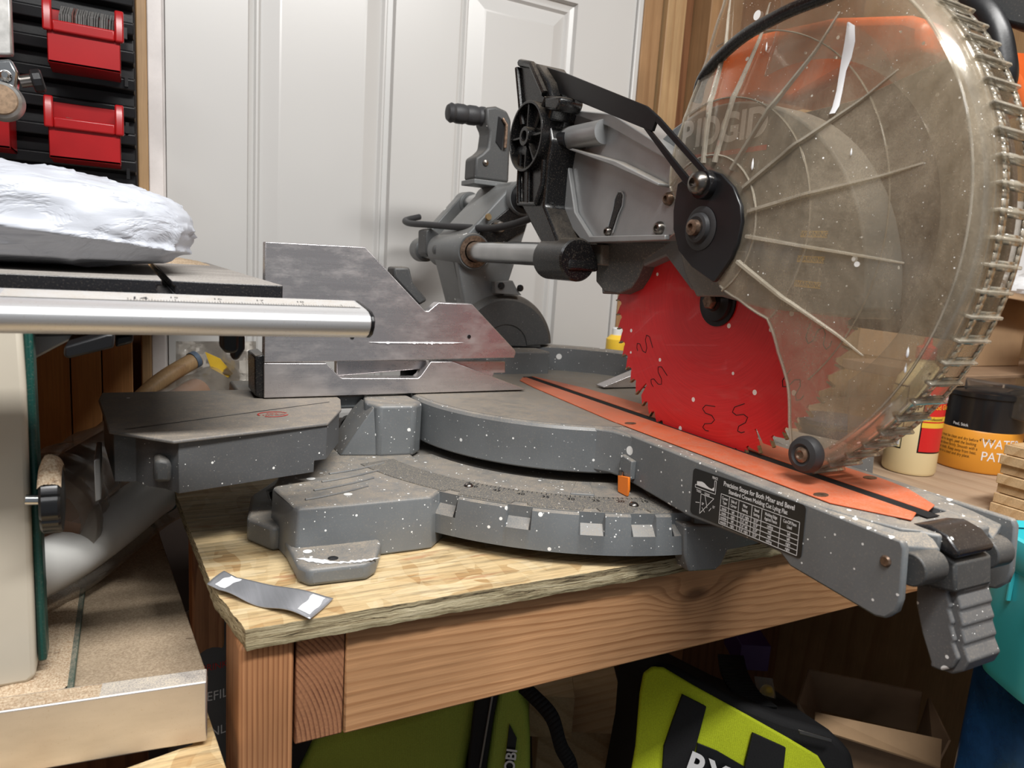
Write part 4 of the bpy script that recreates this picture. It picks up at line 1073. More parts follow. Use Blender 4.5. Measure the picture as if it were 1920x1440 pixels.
# ---- fixed upper guard with logo
UX0, UX1 = .463, .505
ug = [(BY+.166*math.cos(R(a)), BZ+.166*math.sin(R(a))) for a in range(-4, 136, 4)]
ug = [(.655, -.002)] + [] and ug or ug
ugp = [(.662, -.026)]+[(.675, .02)]+[(BY+.166*math.cos(R(a)), BZ+.166*math.sin(R(a))) for a in range(40, 181, 4)]+[(.345, -.022), (.43, -.022), (.478, -.016), (.52, -.012), (.56, .018), (.60, .005)]
# angle convention: 0 deg points away (+Y), 180 towards the camera
ugo = P_('upper_guard', MB().prism(ugp, UX0, UX1), painted('upper_guard_paint', (.14, .15, .155), .42, .3, .7, gen=.32), bevel=.002)
P_('added_dark_backing', MB().prism([(GY-.198*math.cos(R(a)), GZ+.198*math.sin(R(a))) for a in range(-22, 42, 3)]+[(.42, .150), (.52, .145), (.52, -.03)], .5245, .530), painted('dusty_dark_backing', (.055, .035, .03), .6, 0, .3, gen=.5), bevel=.001)  # added plate, only gives the clear guard a darker brown backing
# gusset under the arbor cover seen over the blade
P_('arbor_cover', MB().prism(yz([(1275, 470), (1283, 510), (1305, 556), (1370, 556), (1400, 540), (1400, 470)], .462), .462, .4705), painted('arbor_cover_paint', (.17, .17, .16), .45, .2, .6, gen=.45), bevel=.0015)
tail = yz([(1118, 452), (1258, 455), (1210, 486), (1196, 520), (1183, 540), (1160, 551), (1133, 547), (1117, 528)], .462)
P_('guard_tail', MB().prism(tail, .462, .495), painted('guard_tail_paint', (.09, .09, .088), .5, .2, .7, gen=.6), bevel=.0015)
lgp = onX(1354, 244, UX0-.0006)
lu = (onX(1428, 236, UX0)-onX(1280, 262, UX0)).normalized(); lv = Vector((1, 0, 0)).cross(lu); lv = lv if lv.z > 0 else -lv
lw = (onX(1436, 236, UX0)-onX(1272, 262, UX0)).length
# lettering, wide with horizontal slits, and red bar
tx = text('logo_lettering', 'RIDGID', .033, lgp+Vector((-.0006, 0, 0)), lu, lv, M['white_print'], ugo, depth=0, bold=.0012, squash=.95)
bar = MB()
b0 = lgp-lv*.022-lu*lw*.40; b1 = lgp-lv*.022+lu*lw*.5
bar.add([b0, b1, b1+lv*.0042, b0+lv*.0042], [(0, 1, 2, 3)]); bar.build('logo_bar', M['red_print'], ugo, flat=True)
# warning print
wl = MB(); wc = onX(1520, 492, UX0-.0005)
for k in range(3):
    c = wc+Vector((0, 0, .022-.019*k)); wl.add([c+Vector((0, .013, -.003)), c+Vector((0, -.012, -.0035)), c+Vector((0, -.012, .0015)), c+Vector((0, .013, .002))], [(0, 1, 2, 3)])
wlo = wl.build('warning_strip', M['lab_yellow'], ugo, flat=True)
for k in range(3): text('warning_text', 'WARNING', .0052, wc+Vector((-.0004, 0, .0212-.019*k)), (0, -1, -.03), (0, -.03, 1), M['black'], ugo, depth=0)
for k in range(3): text('warning_text', 'Read operator manual before\nusing. Keep hands away from\nblade. Do not remove guard.', .0031, wc+Vector((-.0004, 0, .0125-.019*k)), (0, -1, -.03), (0, -.03, 1), M['black'], ugo, depth=0)

# ---- silver arm housing
SX = .442
so = [(1056, 212), (1075, 206), (1148, 212), (1262, 290), (1285, 330), (1280, 420), (1262, 438), (1250, 448), (1100, 455), (1093, 452), (1058, 408), (1054, 395), (1054, 300), (1066, 262)]
hs = P_('head_housing', MB().prism(yz(so, SX), SX, .502), M['silver'], bevel=.002)
# raised rim and ribs on its face
def rimtube(pix, X, r_, name, mat, par=None):
    pth = [onX(a, b, X) for a, b in pix]
    return P_(name, MB().tube(pth, r_, 8), mat, par, bevel=0)
P_('housing_rim', MB().prism(yz([(1056, 300), (1066, 300), (1080, 398), (1108, 443), (1250, 440), (1250, 450), (1097, 456), (1056, 405)], SX-.004), SX-.006, SX), M['silver'], bevel=.001)
P_('housing_top_lip', MB().prism(yz([(1070, 207), (1150, 214), (1225, 262), (1262, 292), (1255, 300), (1140, 236), (1080, 216)], SX-.004), SX-.006, SX), M['silver'], bevel=.001)
P_('housing_shelf', MB().prism(yz([(1076, 282), (1084, 280), (1165, 303), (1248, 345), (1246, 351), (1160, 312)], SX-.006), SX-.014, SX), painted('silver_shelf', (.36, .37, .37), .35, .1, .9, metal=.3), bevel=.001)
c0_ = onX(1055, 262, SX-.008)
P_('housing_boss', MB().tube([c0_+Vector((0, .01, 0)), c0_+Vector((.004, -.075, 0))], .0125, 24), M['silver'], bevel=0)
sl = yz([(1160, 362), (1167, 362), (1165, 385), (1158, 400), (1147, 432), (1140, 432), (1150, 395), (1154, 375)], SX-.0008)
P_('housing_slot', MB().prism(sl, SX-.0012, SX), M['black_cast'], bevel=0)
rimtube([(1138, 438), (1139, 428), (1149, 393), (1153, 372), (1159, 360), (1166, 360), (1169, 366), (1167, 386), (1160, 402), (1149, 436)], SX-.0012, .0009, 'slot_rim', M['silver'])
def bolt(x, y, X, r_=.0055, mat='bolt', name='bolt'):
    c = onX(x, y, X); 
    b_ = P_(name, MB().lathe([(0.0, -.0018), (r_*.42, -.0018), (r_*.42, -.0045), (r_*.7, -.0042), (r_*.95, -.002), (r_, 0), (r_, .002)], c, (1, 0, 0), 28), M[mat], bevel=0, sharp=40)
    return b_
bolt(1254, 373, SX-.001, .0062, 'rust'); bolt(1236, 428, SX-.001, .0065); bolt(1141, 434, SX-.001, .0048); 
bh = onX(1048, 262, SX-.02)
P_('socket_screw', MB().lathe([(.0, .003), (.0035, .003), (.0035, 0), (.0075, 0), (.0078, .001), (.0078, .013), (.006, .013)], bh+Vector((-.002, .004, 0)), (.5, -.86, 0), 28), M['black'], bevel=0)
P_('motor_stop', MB().prism(yz([(1065, 448), (1105, 458), (1125, 458), (1125, 497), (1075, 494)], .45), .452, .49), painted('stop_block', (.16, .145, .12), .6, 0, .6, gen=.6), bevel=.002)
P_('stop_nut', MB().prism(yz([(1046, 413), (1063, 413), (1067, 440), (1048, 440)], .435), .430, .442), M['rust'], bevel=.001)

# ---- black pivot casting
KX = .405
ko = [(966, 122), (975, 115), (1000, 118), (1020, 150), (1028, 180), (1030, 195), (1022, 225), (1028, 262), (1020, 310), (1014, 385), (1040, 452), (1058, 478), (1060, 505), (1038, 508), (1018, 474), (990, 421), (972, 385), (970, 290), (976, 225), (968, 150)]
kp = yz(ko, KX)
kc_ = P_('pivot_arm', MB().prism(kp, KX+.004, .448), M['black_cast'], bevel=.003)
# raised webs: outline rim, hub, ribs
rimtube([(976, 118), (998, 122), (1022, 176)], KX+.002, .0042, 'web', M['black_cast'])
rimtube([(970, 128), (978, 215), (981, 235)], KX+.002, .0032, 'web', M['black_cast'])
rimtube([(976, 290), (973, 345), (973, 380)], KX+.002, .0030, 'web', M['black_cast'])
rimtube([(992, 310), (991, 380)], KX+.002, .0020, 'web', M['black_cast'])
rimtube([(1020, 300), (1017, 345), (1005, 382)], KX+.002, .0028, 'web', M['black_cast'])
rimtube([(972, 382), (1006, 382)], KX+.002, .0022, 'web', M['black_cast'])
rimtube([(1024, 182), (1004, 238)], KX+.002, .0022, 'web', M['black_cast'])
hc = onX(1000, 258, KX+.006)
hub = MB().lathe([(.0385, -.001), (.0385, .03)], hc, (1, 0, 0), 60)
hub.lathe([(.0385, 0), (.0385, -.011), (.0355, -.011), (.0355, 0)], hc, (1, 0, 0), 60, closed=True)
hub.lathe([(.0105, 0), (.0105, -.0125), (.006, -.0125), (.0055, -.006), (.0, -.006)], hc, (1, 0, 0), 32)
for a in (90, 270, 180, 0, 235):
    a_ = R(a); d = Vector((0, math.cos(a_), math.sin(a_))); n_ = Vector((0, -math.sin(a_), math.cos(a_)))*.0012
    hub.obox(hc+d*.0235+Vector((-.0045, 0, 0)), Vector((.0045, 0, 0)), d*.0135, n_)
P_('pivot_hub', hub, M['black_cast'], bevel=.0005)
P_('pivot_ear', MB().prism(yz([(1020, 180), (1050, 180), (1050, 193), (1042, 208), (1020, 205)], KX), KX, KX+.03), M['black_cast'], bevel=.003)
bl_ = onX(1003, 130, KX); P_('link_rivet', MB().lathe([(0, -.003), (.0022, -.0025), (.003, 0)], onX(970, 131, KX+.002)+Vector((0, 0, 0)), (1, 0, 0), 16), M['chrome'], bevel=0)

# ---- guard link
GX = .409
P_('guard_link', MB().prism(yz([(998, 117), (1060, 137), (1210, 198), (1232, 218), (1222, 246), (1200, 238), (1030, 168)], GX+.012), GX+.012, GX+.0155).prism(yz([(1212, 199), (1234, 219), (1324, 320), (1330, 338), (1318, 330), (1228, 228), (1217, 222)], GX+.012), GX+.0122, GX+.0153).prism(yz([(1204, 238), (1218, 244), (1300, 345), (1318, 360), (1300, 358), (1283, 346)], GX+.012), GX+.0122, GX+.0153), plain('black_painted_link', (.008, .008, .009), .32, var=.2, spec=.35), bevel=.0006)
lkb = onX(1308, 343, GX+.009)
P_('link_bolt', MB().lathe([(0, -.004), (.0032, -.004), (.0032, -.0075), (.0055, -.0072), (.0085, -.0045), (.0098, 0), (.0098, .002)], lkb+Vector((.001, 0, 0)), (1, 0, 0), 40), M['bolt'], bevel=0, sharp=40)
P_('link_spacer', MB().lathe([(.0115, 0), (.012, .001), (.012, .012), (.0115, .013)], lkb+Vector((.002, -.001, -.001)), (1, 0, 0), 40), M['black_gloss'], bevel=0)

# ---- black hub plate of the clear guard
PX_ = .427
po = [(1270, 345), (1284, 334), (1312, 320), (1330, 318), (1352, 326), (1374, 350), (1388, 385), (1390, 415), (1382, 455), (1370, 485), (1340, 527), (1336, 529), (1296, 500), (1272, 470), (1262, 430), (1262, 395)]
plate = P_('hub_plate', MB().prism(yz(po, PX_), PX_, PX_+.004), plain('black_hub_plate', (.010, .0105, .012), .34, var=.15, coat=.1), bevel=.0008)
bc = onX(1312, 428, PX_-.001)
MB().lathe([(.0185, .0005), (.0155, -.0012), (.013, -.001), (.012, -.0045), (.0095, -.0055), (.0085, -.005), (.0, -.005)], bc, (1, 0, 0), 48).build('centre_washer', M['rubber'], plate)
MB().lathe([(.0068, -.004), (.0065, -.0095), (.004, -.0108), (.0032, -.0108), (.003, -.008), (0, -.008)], bc, (1, 0, 0), 32).build('centre_bolt', M['rust'], plate)

# ---- clear lower guard: body of revolution about its own pivot
GY, GZ = .480, .041
PR = [(.030, .4325), (.045, .4325), (.066, .434), (.095, .437), (.106, .4385), (.112, .441), (.150, .4515), (.156, .4525), (.180, .4535), (.200, .4550), (.2075, .4575), (.2110, .462), (.2132, .469), (.2142, .479)]
def interp(tab, r_):
    for (a, b), (c_, d) in zip(tab, tab[1:]):
        if r_ <= c_: return b+(d-b)*max(0, (r_-a)/(c_-a))
    return tab[-1][1]
def q_ang(px, py, X):
    p = onX(px, py, X); return math.degrees(math.atan2(p.z-GZ, -(p.y-GY))), math.hypot(p.z-GZ, p.y-GY)
LOW = sorted([(q_ang(a, b, X)[1], q_ang(a, b, X)[0]) for a, b, X in ((1345, 530, .433), (1385, 562, .434), (1437, 597, .437), (1455, 660, .443), (1478, 790, .452), (1486, 850, .456))])
UPP = [(.03, 150), (.06, 142), (.10, 116), (.13, 108), (.19, 98), (.23, 95)]
def gp(r_, a, X): return Vector((X, GY-r_*math.cos(R(a)), GZ+r_*math.sin(R(a))))
NA = 110
prs = []
for (a, b), (c_, d) in zip(PR, PR[1:]):
    for t_ in (0, .5): prs.append((a+(c_-a)*t_, b+(d-b)*t_))
prs.append(PR[-1])
vs = []
for r_, X in prs:
    lo_, hi__ = interp(LOW, r_), interp(UPP, r_)
    for k in range(NA+1): vs.append(gp(r_, lo_+(hi__-lo_)*k/NA, X))
gm = MB().add(vs, [(j*(NA+1)+i, j*(NA+1)+i+1, (j+1)*(NA+1)+i+1, (j+1)*(NA+1)+i) for j in range(len(prs)-1) for i in range(NA)])
guard = P_('clear_guard', gm, M['guard'], bevel=0, solid=.0016, sharp=30)
guard['label'] = 'dusty see-through plastic blade guard with radial ribs'
# back face
vs = []; prb = [(.150, .523), (.180, .522), (.200, .521), (.211, .517), (.2140, .511)]
for r_, X in prb:
    lo_, hi__ = interp(LOW, min(r_, .2)), interp(UPP, r_)
    for k in range(NA+1): vs.append(gp(r_, lo_+(hi__-lo_)*k/NA, X))
MB().add(vs, [(j*(NA+1)+i, j*(NA+1)+i+1, (j+1)*(NA+1)+i+1, (j+1)*(NA+1)+i) for j in range(len(prb)-1) for i in range(NA)]).build('guard_back', M['guard'], guard, solid=.0014)
# rim band with slots and raised bars
PER = 4.45; a_s, a_e = -60.0, 97.0; nb = int((a_e-a_s)/PER)
band = MB(); RR = .2142
def quad(a0, a1, x0, x1, r_=RR):
    n_ = 3
    for k in range(n_):
        b0_, b1_ = a0+(a1-a0)*k/n_, a0+(a1-a0)*(k+1)/n_
        band.add([gp(r_, b0_, x0), gp(r_, b1_, x0), gp(r_, b1_, x1), gp(r_, b0_, x1)], [(0, 1, 2, 3)])
for k in range(nb):
    a0 = a_s+k*PER; a1 = a0+PER; am = a0+PER*.40
    quad(a0, a1, .479, .4870); quad(a0, am, .4870, .5060); quad(a0, a1, .5060, .5110)
bd_ = band.build('rim_band', M['guard_clear'], guard, solid=.0014)
for k in range(nb):
    a0 = a_s+k*PER+PER*.2
    rb_ = MB(); c = gp(RR+.0012, a0, .4915); t_ = Vector((0, math.sin(R(a0)), math.cos(R(a0)))); n_ = Vector((0, -math.cos(R(a0)), math.sin(R(a0))))
    rb_.obox(c, Vector((.0185, 0, 0)), t_*.0012, n_*.0028)
    rb_.build('rim_bar', M['guard_clear'], guard, bevel=.0007)
# radial ribs
for (px, py) in ((1372, -60), (1445, 5), (1576, 22), (1686, 130), (1733, 306), (1697, 494), (1620, 668)):
    a, rE = q_ang(px, py, .4535); rE = min(rE, .199); rb_ = MB(); n_ = 22; vs = []
    for k in range(n_+1):
        r_ = .054+(rE-.054)*k/n_; X = interp(PR, r_); hgt = .0052*(1-k/n_)**.7+.0004 if r_ > .1 else .0034; w = .0013*(1-.55*k/n_)
        t_ = Vector((0, math.sin(R(a)), math.cos(R(a)))); c = gp(r_, a, X-.0006)
        vs += [c-t_*w*1.5, c+Vector((-hgt, 0, 0))-t_*w, c+Vector((-hgt, 0, 0))+t_*w, c+t_*w*1.5]
    fs = [(k*4+j, (k+1)*4+j, (k+1)*4+(j+1)%4, k*4+(j+1)%4) for k in range(n_) for j in range(4)]+[(0, 1, 2, 3), tuple(n_*4+j for j in (3, 2, 1, 0))]
    rb_.add(vs, fs).build('guard_rib', M['guard_clear'], guard, bevel=.0003)
# crease rings and edge bead
def gtube(rf, a0, a1, off, rad, name):
    n_ = 60; pth = []
    for k in range(n_+1):
        a = a0+(a1-a0)*k/n_; r_ = rf; pth.append(gp(r_, a, interp(PR, r_)-off))
    MB().tube(pth, rad, 6).build(name, M['guard_clear'], guard)
gtube(.106, -40, 112, .0002, .0007, 'guard_crease'); gtube(.158, -45, 100, .0002, .0006, 'guard_crease'); gtube(.060, -58, 140, .001, .0009, 'guard_crease'); gtube(.2085, -50, 96, .0006, .0009, 'guard_crease')
pth = [gp(r_, interp(LOW, r_), interp(PR, r_)) for r_ in [.055+.153*k/40 for k in range(41)]]
MB().tube(pth, .0013, 8).build('guard_edge_bead', M['guard_clear'], guard)
pth = [gp(r_, interp(UPP, r_), interp(PR, r_)) for r_ in [.055+.153*k/40 for k in range(41)]]
MB().tube(pth, .0013, 8).build('guard_edge_bead', M['guard_clear'], guard)
# long white paint drip
dr = []
for (px, py, w) in ((1590, 42, .0008), (1595, 50, .0033), (1593, 80, .0044), (1587, 110, .0042), (1580, 135, .0028), (1574, 170, .0026), (1567, 200, .0029), (1560, 213, .0024)):
    p = onX(px, py, .4545); r_ = math.hypot(p.y-GY, p.z-GZ); X = interp(PR, r_)-.0016
    p = onX(px, py, X); dr.append((p, w))
mb = MB(); vs = []
for p, w in dr: vs += [p+Vector((0, w, 0)), p+Vector((-.0005, 0, 0)), p-Vector((0, w, 0))]
mb.add(vs, [(i*3+j, (i+1)*3+j, (i+1)*3+j+1, i*3+j+1) for i in range(len(dr)-1) for j in (0, 1)])
mb.build('paint_drip', M['white_paint'], guard)
for (px, py, L_, w) in ((1702, 660, .0040, .0010), (1698, 690, .0036, .0009), (1411, 308, .0045, .0010), (1437, 88, .0035, .0008), (1596, 285, .0025, .0007)):
    p = onX(px, py, .452); r_ = math.hypot(p.y-GY, p.z-GZ); X = interp(PR, r_)-.0014; p = onX(px, py, X)
    MB().lathe([(0.0001, -L_), (w, -L_*.6), (w*.8, L_*.2), (.0001, L_)], p, (0, 0, 1), 10).build('paint_drip', M['white_paint'], guard)
# roller on the guard's lower tip
rc = onX(1511, 852, .449)
ro = MB().lathe([(.0065, -.0045), (.0085, -.006), (.0125, -.0045), (.0140, -.001), (.0140, .003), (.012, .006), (.0065, .006)], rc, (1, 0, 0), 48).build('roller', M['rubber'], guard)
MB().lathe([(0, -.0058), (.0022, -.0058), (.0035, -.0068), (.0058, -.0055), (.0066, -.003), (.0066, 0)], rc, (1, 0, 0), 28).build('roller_bolt', M['rust'], ro)

# ---- slide tubes and rear carriage
lt0 = Vector((.4175, .69, .0135)); tr_ = .0135
P_('slide_tube', MB().tube([(.4175, .68, .0138), (.4175, 1.105, .0138)], tr_, 36), M['tube'], bevel=0)
P_('slide_tube', MB().tube([(.489, .66, .092), (.489, 1.10, .092)], tr_, 36), M['tube'], bevel=0)
# pivot arm's foot gripping the lower tube
P_('tube_socket', MB().lathe([(.021, 0), (.023, .002), (.023, .058), (.021, .06)], (.4225, .652, .0095), (0, 1, 0), 36), M['black_cast'], bevel=0)
P_('tube_socket', MB().lathe([(.021, 0), (.023, .002), (.023, .045), (.021, .047)], (.489, .69, .092), (0, 1, 0), 36), M['black_cast'], bevel=0)
ZL, ZU = .0138, .092; XL, XU = .4175, .489
# bearing housings on the trunnion
def bore(x, z_, y0, y1, rad):
    mb = MB().lathe([(rad*.82, .002), (rad, 0), (rad+.0015, .003), (rad+.0005, y1-y0), (rad-.004, y1-y0)], (x, y0, z_), (0, 1, 0), 44); return mb
P_('bearing_housing', bore(XL, ZL, .905, 1.02, .0235), M['cast_clean'], bevel=0, sharp=30)
P_('bearing_seal', MB().lathe([(.0215, 0), (.0215, -.0012), (.0145, -.0012), (.0145, 0)], (XL, .905, ZL), (0, 1, 0), 44), M['rust'], bevel=0)
P_('bearing_housing', bore(XU, ZU, .905, 1.02, .0225), M['cast_clean'], bevel=0, sharp=30)
P_('bearing_seal', MB().lathe([(.0205, 0), (.0205, -.0012), (.0145, -.0012), (.0145, 0)], (XU, .905, ZU), (0, 1, 0), 44), M['black'], bevel=0)
# web plate between the bores (diagonal)
wp = [(XL-.012, ZL+.019), (XU-.020, ZU+.012), (XU-.014, ZU+.0225), (XU+.020, ZU+.012), (XU+.012, ZU-.035), (XL+.023, ZL-.004), (XL-.010, ZL-.02)]
P_('carriage_plate', MB().prism(wp, .915, 1.015, 'Y'), M['cast_clean'], bevel=.003)
P_('carriage_face', MB().prism([(XL+.004, ZL+.022), (XU-.016, ZU-.012), (XU+.012, ZU-.018), (XU+.008, ZU-.045), (XL+.026, ZL+.006)], .911, .9145, 'Y'), M['black_cast'], bevel=.001)
c = Vector((XL+.036, .906, ZL+.036)); P_('lock_bolt', MB().lathe([(0, -.006), (.003, -.006), (.007, -.005), (.0095, 0), (.0095, .005)], c, (0, 1, 0), 24), M['bolt'], bevel=0)
c = Vector((XL+.020, .909, ZL+.048)); P_('lock_bolt', MB().lathe([(0, -.002), (.004, -.002), (.005, 0)], c, (0, 1, 0), 20), plain('brass_nut', (.6, .45, .25), .35, .9), bevel=0)
# end yoke joining the tubes at the back
P_('end_yoke', MB().lathe([(.012, 0), (.0185, 0), (.019, .028), (.014, .031)], (XL, 1.085, ZL), (0, 1, 0), 36).lathe([(.012, 0), (.0185, 0), (.019, .028), (.014, .031)], (XU, 1.085, ZU), (0, 1, 0), 36).prism([(XL-.018, ZL+.006), (XU-.018, ZU+.006), (XU-.008, ZU+.0175), (XL-.006, ZL+.0185)] if False else [(XL-.0185, ZL+.002), (XU-.016, ZU+.010), (XU+.004, ZU-.018), (XL+.012, ZL-.014)], 1.088, 1.112, 'Y'), M['cast_clean'], bevel=.002)
# side lock knob
kp0 = onY(800, 452, 1.02)
P_('lock_pad', MB().prism(xz([(795, 432), (805, 428), (820, 438), (820, 478), (800, 482), (794, 475)], 1.03), 1.022, 1.055, 'Y'), M['cast_dark'], bevel=.002)
a, b = onY(818, 456, 1.0), onY(826, 458, .985)
P_('lock_knob', MB().lathe([(.006, 0), (.0085, .002), (.0085, .009), (.006, .012)], (XL-.018, .985, ZL), (0, 1, 0), 16), M['cast_dark'], bevel=0)
P_('lock_stem', MB().tube([(XL-.018, .975, ZL), (XL-.018, .99, ZL)], .003), M['rust'], bevel=0)
# trunnion legs down to the bevel hood
tl_ = xz([(835, 480), (872, 478), (890, 500), (938, 500), (965, 480), (935, 545), (925, 560), (872, 560), (868, 548)], .99)
P_('trunnion', MB().prism([(XL-.020, ZL-.012), (XL+.022, ZL-.015), (XU+.015, ZU-.030), (XL+.055, -.045), (XL+.045, -.065), (XL-.004, -.065)], .915, .928, 'Y'), M['cast_clean'], bevel=.002)
P_('trunnion', MB().prism([(XL-.021, ZL-.010), (XL-.010, ZL-.016), (XL+.012, -.065), (XL+.002, -.065)], .93, 1.0, 'Y'), M['cast_clean'], bevel=.002)
P_('trunnion_rib', MB().prism([(.93, ZL-.018), (1.0, ZL-.018), (.945, -.065), (.93, -.065)], XL-.002, XL+.004), M['cast_clean'], bevel=.001)
P_('trunnion_rib', MB().prism([(.93, ZL-.018), (1.0, ZL-.018), (.945, -.065), (.93, -.065)], XL+.02, XL+.026), M['cast_clean'], bevel=.001)
# bevel hood: half drum with its axis along the slide
hcx, hcz = CX-.004, -.116; hr = .076
def hood():
    mb = MB(); n_ = 50; vs = []
    for k in range(n_+1):
        a = R(4+172*k/n_)
        ca, sa = math.cos(a), math.sin(a)
        for y_, r_ in ((.905, hr-.044), (.905, hr-.010), (.910, hr-.004), (.920, hr), (.985, hr), (.985, hr-.044)):
            vs.append((hcx+r_*ca*1.08, y_, hcz+r_*sa))
    m_ = 6
    return mb.add(vs, [(i*m_+j, (i+1)*m_+j, (i+1)*m_+(j+1)%m_, i*m_+(j+1)%m_) for i in range(n_) for j in range(m_)]+[tuple(range(m_)), tuple(n_*m_+j for j in range(m_-1, -1, -1))])
P_('bevel_hood', hood(), M['cast_dark'], bevel=0, sharp=30)
P_('hood_plate', MB().prism([(hcx+.058*math.cos(R(a)), hcz+.050*math.sin(R(a))) for a in range(0, 181, 8)], .9065, .94, 'Y'), M['cast_dark'], bevel=0)
P_('bevel_stop', MB().prism([(hcx-.024, hcz+hr-.001), (hcx-.026, hcz+hr+.015), (hcx+.002, hcz+hr+.018), (hcx+.010, hcz+hr+.006), (hcx+.018, hcz+hr-.002)], .90, .912, 'Y'), M['cast_clean'], bevel=.001)
for dx, dz in ((-.016, .010), (.014, .008)):
    P_('bevel_stop_screw', MB().lathe([(0, -.004), (.003, -.004), (.0048, -.002), (.005, 0)], (hcx+dx, .9, hcz+hr+dz), (0, 1, 0), 20), M['black_gloss'], bevel=0)
P_('bevel_stop_screw', MB().tube([(hcx-.062, .925, -.052), (hcx-.045, .925, -.052)], .006, 14), M['black'], bevel=0)
P_('table_neck', MB().box(CX-.05, CX+.05, .87, .985, -.20, -.118), M['cast'], bevel=.003)
# carrying handle
hd0 = onY(905, 350, .99)
hx = XU
P_('handle_base', MB().box(XU-.050, XU+.010, .965, 1.012, ZU+.018, ZU+.025), M['cast_clean'], bevel=.001)
hz = ZU+.025
sp = [(XU-.048, hz), (XU+.008, hz), (XU+.006, hz+.088), (XU-.002, hz+.100), (XU-.020, hz+.104), (XU-.036, hz+.100), (XU-.034, hz+.078), (XU-.028, hz+.068), (XU-.030, hz+.045), (XU-.038, hz+.037), (XU-.048, hz+.030)]
P_('handle_post', MB().prism(sp, .970, 1.008, 'Y'), M['cast_dark'], bevel=.004, seg=3)
hg = MB(); cz_ = hz+.088; pr_ = []; x_ = XU-.084
for k in range(13):
    t_ = k/12; pr_.append((.0125+(.0012 if k % 4 != 2 else -.0002)-(.003 if k == 0 else 0), t_*.056))
hg.lathe([(.006, -.0015)]+pr_, (XU-.086, .989, cz_), (1, 0, .04), 30)
P_('handle_grip', hg, M['rubber'], bevel=0, sharp=25)
P_('handle_key', MB().tube([(XU-.010, .968, hz+.088), (XU-.004, .966, hz+.080), (XU-.004, .966, hz+.048)], .0024, 10), M['rust'], bevel=0)
P_('handle_recess', MB().prism([(XU-.018, hz+.055), (XU-.008, hz+.045), (XU-.006, hz+.086), (XU-.016, hz+.090)], .9685, .970, 'Y'), M['black'], bevel=0)
P_('handle_screw', MB().lathe([(0, -.002), (.004, -.001), (.0045, 0)], (XU-.032, .969, hz+.024), (0, 1, 0), 16), M['bolt'], bevel=0)
# power cord: from the head back round the yoke
cpts = [(.45, .72, .085), (.447, .80, .060), (.436, .88, .047), (.415, .95, .047), (.395, 1.03, .050), (.386, 1.08, .052), (.392, 1.115, .058), (.42, 1.13, .066)]
def smooth(pts, n=6):
    P0 = [Vector(p) for p in pts]; P0 = [P0[0]*2-P0[1]]+P0+[P0[-1]*2-P0[-2]]; out = []
    for i in range(1, len(P0)-2):
        for k in range(n):
            t_ = k/n; a_, b_, c_, d_ = P0[i-1], P0[i], P0[i+1], P0[i+2]
            out.append(.5*((2*b_)+(c_-a_)*t_+(2*a_-5*b_+4*c_-d_)*t_*t_+(-a_+3*b_-3*c_+d_)*t_**3))
    out.append(P0[-2]); return out
P_('power_cord', MB().tube(smooth(cpts), .0048, 14), M['rubber'], bevel=0)
# hose/cable arching over the guard at the top
hpts = [onX(1306, 190, .455), onX(1322, 140, .45), onX(1385, 75, .44), onX(1470, 25, .432), onX(1560, -12, .43), onX(1660, -60, .43)]
P_('head_cable', MB().tube(smooth(hpts), .0050, 16), M['black_cast'], bevel=0)

# ---- motor and handle behind the blade
ob = [(1318, 200), (1335, 130), (1375, 70), (1560, 30), (1700, 25), (1735, 35), (1732, 105), (1600, 128), (1480, 195), (1420, 185), (1330, 205)]
P_('motor_cover', MB().prism(yz(ob, .53), .530, .60), M['orange_body'], bevel=.008, seg=3)
P_('motor_cover', MB().prism(yz([(1725, 110), (1810, 100), (1840, 180), (1740, 210), (1720, 150)], .56), .56, .64), M['orange_body'], bevel=.005, seg=3)
mo = MB().lathe([(.03, 0), (.052, .004), (.055, .02), (.055, .09), (.048, .11), (.03, .115)], (.525, .46, .06), (1, 0, 0), 48)
P_('motor', mo, painted('motor_grey', (.10, .095, .09), .5, 0, .4, gen=.3), bevel=0, sharp=30)
dh = [onX(1690, -40, .56), onX(1770, -20, .56), onX(1835, 15, .56), onX(1866, 60, .56), onX(1878, 110, .56), onX(1880, 150, .56), onX(1862, 190, .56)]
P_('trigger_handle', MB().tube(smooth(dh), .0095, 20), M['black'], bevel=0)
P_('handle_housing', MB().prism(yz([(1826, -40), (1850, 20), (1885, 48), (1935, 60), (1990, 60), (1990, -40)], .57), .57, .62), M['cast_dark'], bevel=.004)

# ================================================================ RIGHT BENCH
sb = thing('side_bench', 'plywood topped side bench at right holding bottles and boxes', 'workbench', (1.2, .5, FLOOR))
MB().box(.887, 1.60, -.35, 1.18, BZ0-.019, BZ0).build('bench_top', M['plyshelf'], sb, bevel=.001)
MB().box(.885, .887, -.35, 1.18, BZ0-.0185, BZ0-.0005).build('plywood_edge', plain('splintered_ply_edge', (.22, .14, .07), .9, var=.6, vs=160, bump=1.0, bs=300), sb)
MB().box(.889, .927, -.35, 1.18, BZ0-.108, BZ0-.0195).build('side_apron', M['apronB'], sb, bevel=.002)
MB().box(.93, 1.02, 1.05, 1.14, FLOOR+.001, BZ0-.0195).build('leg', M['post'], sb, bevel=.002)
def frame(o, n): # local axes for flat things facing the camera side
    pass
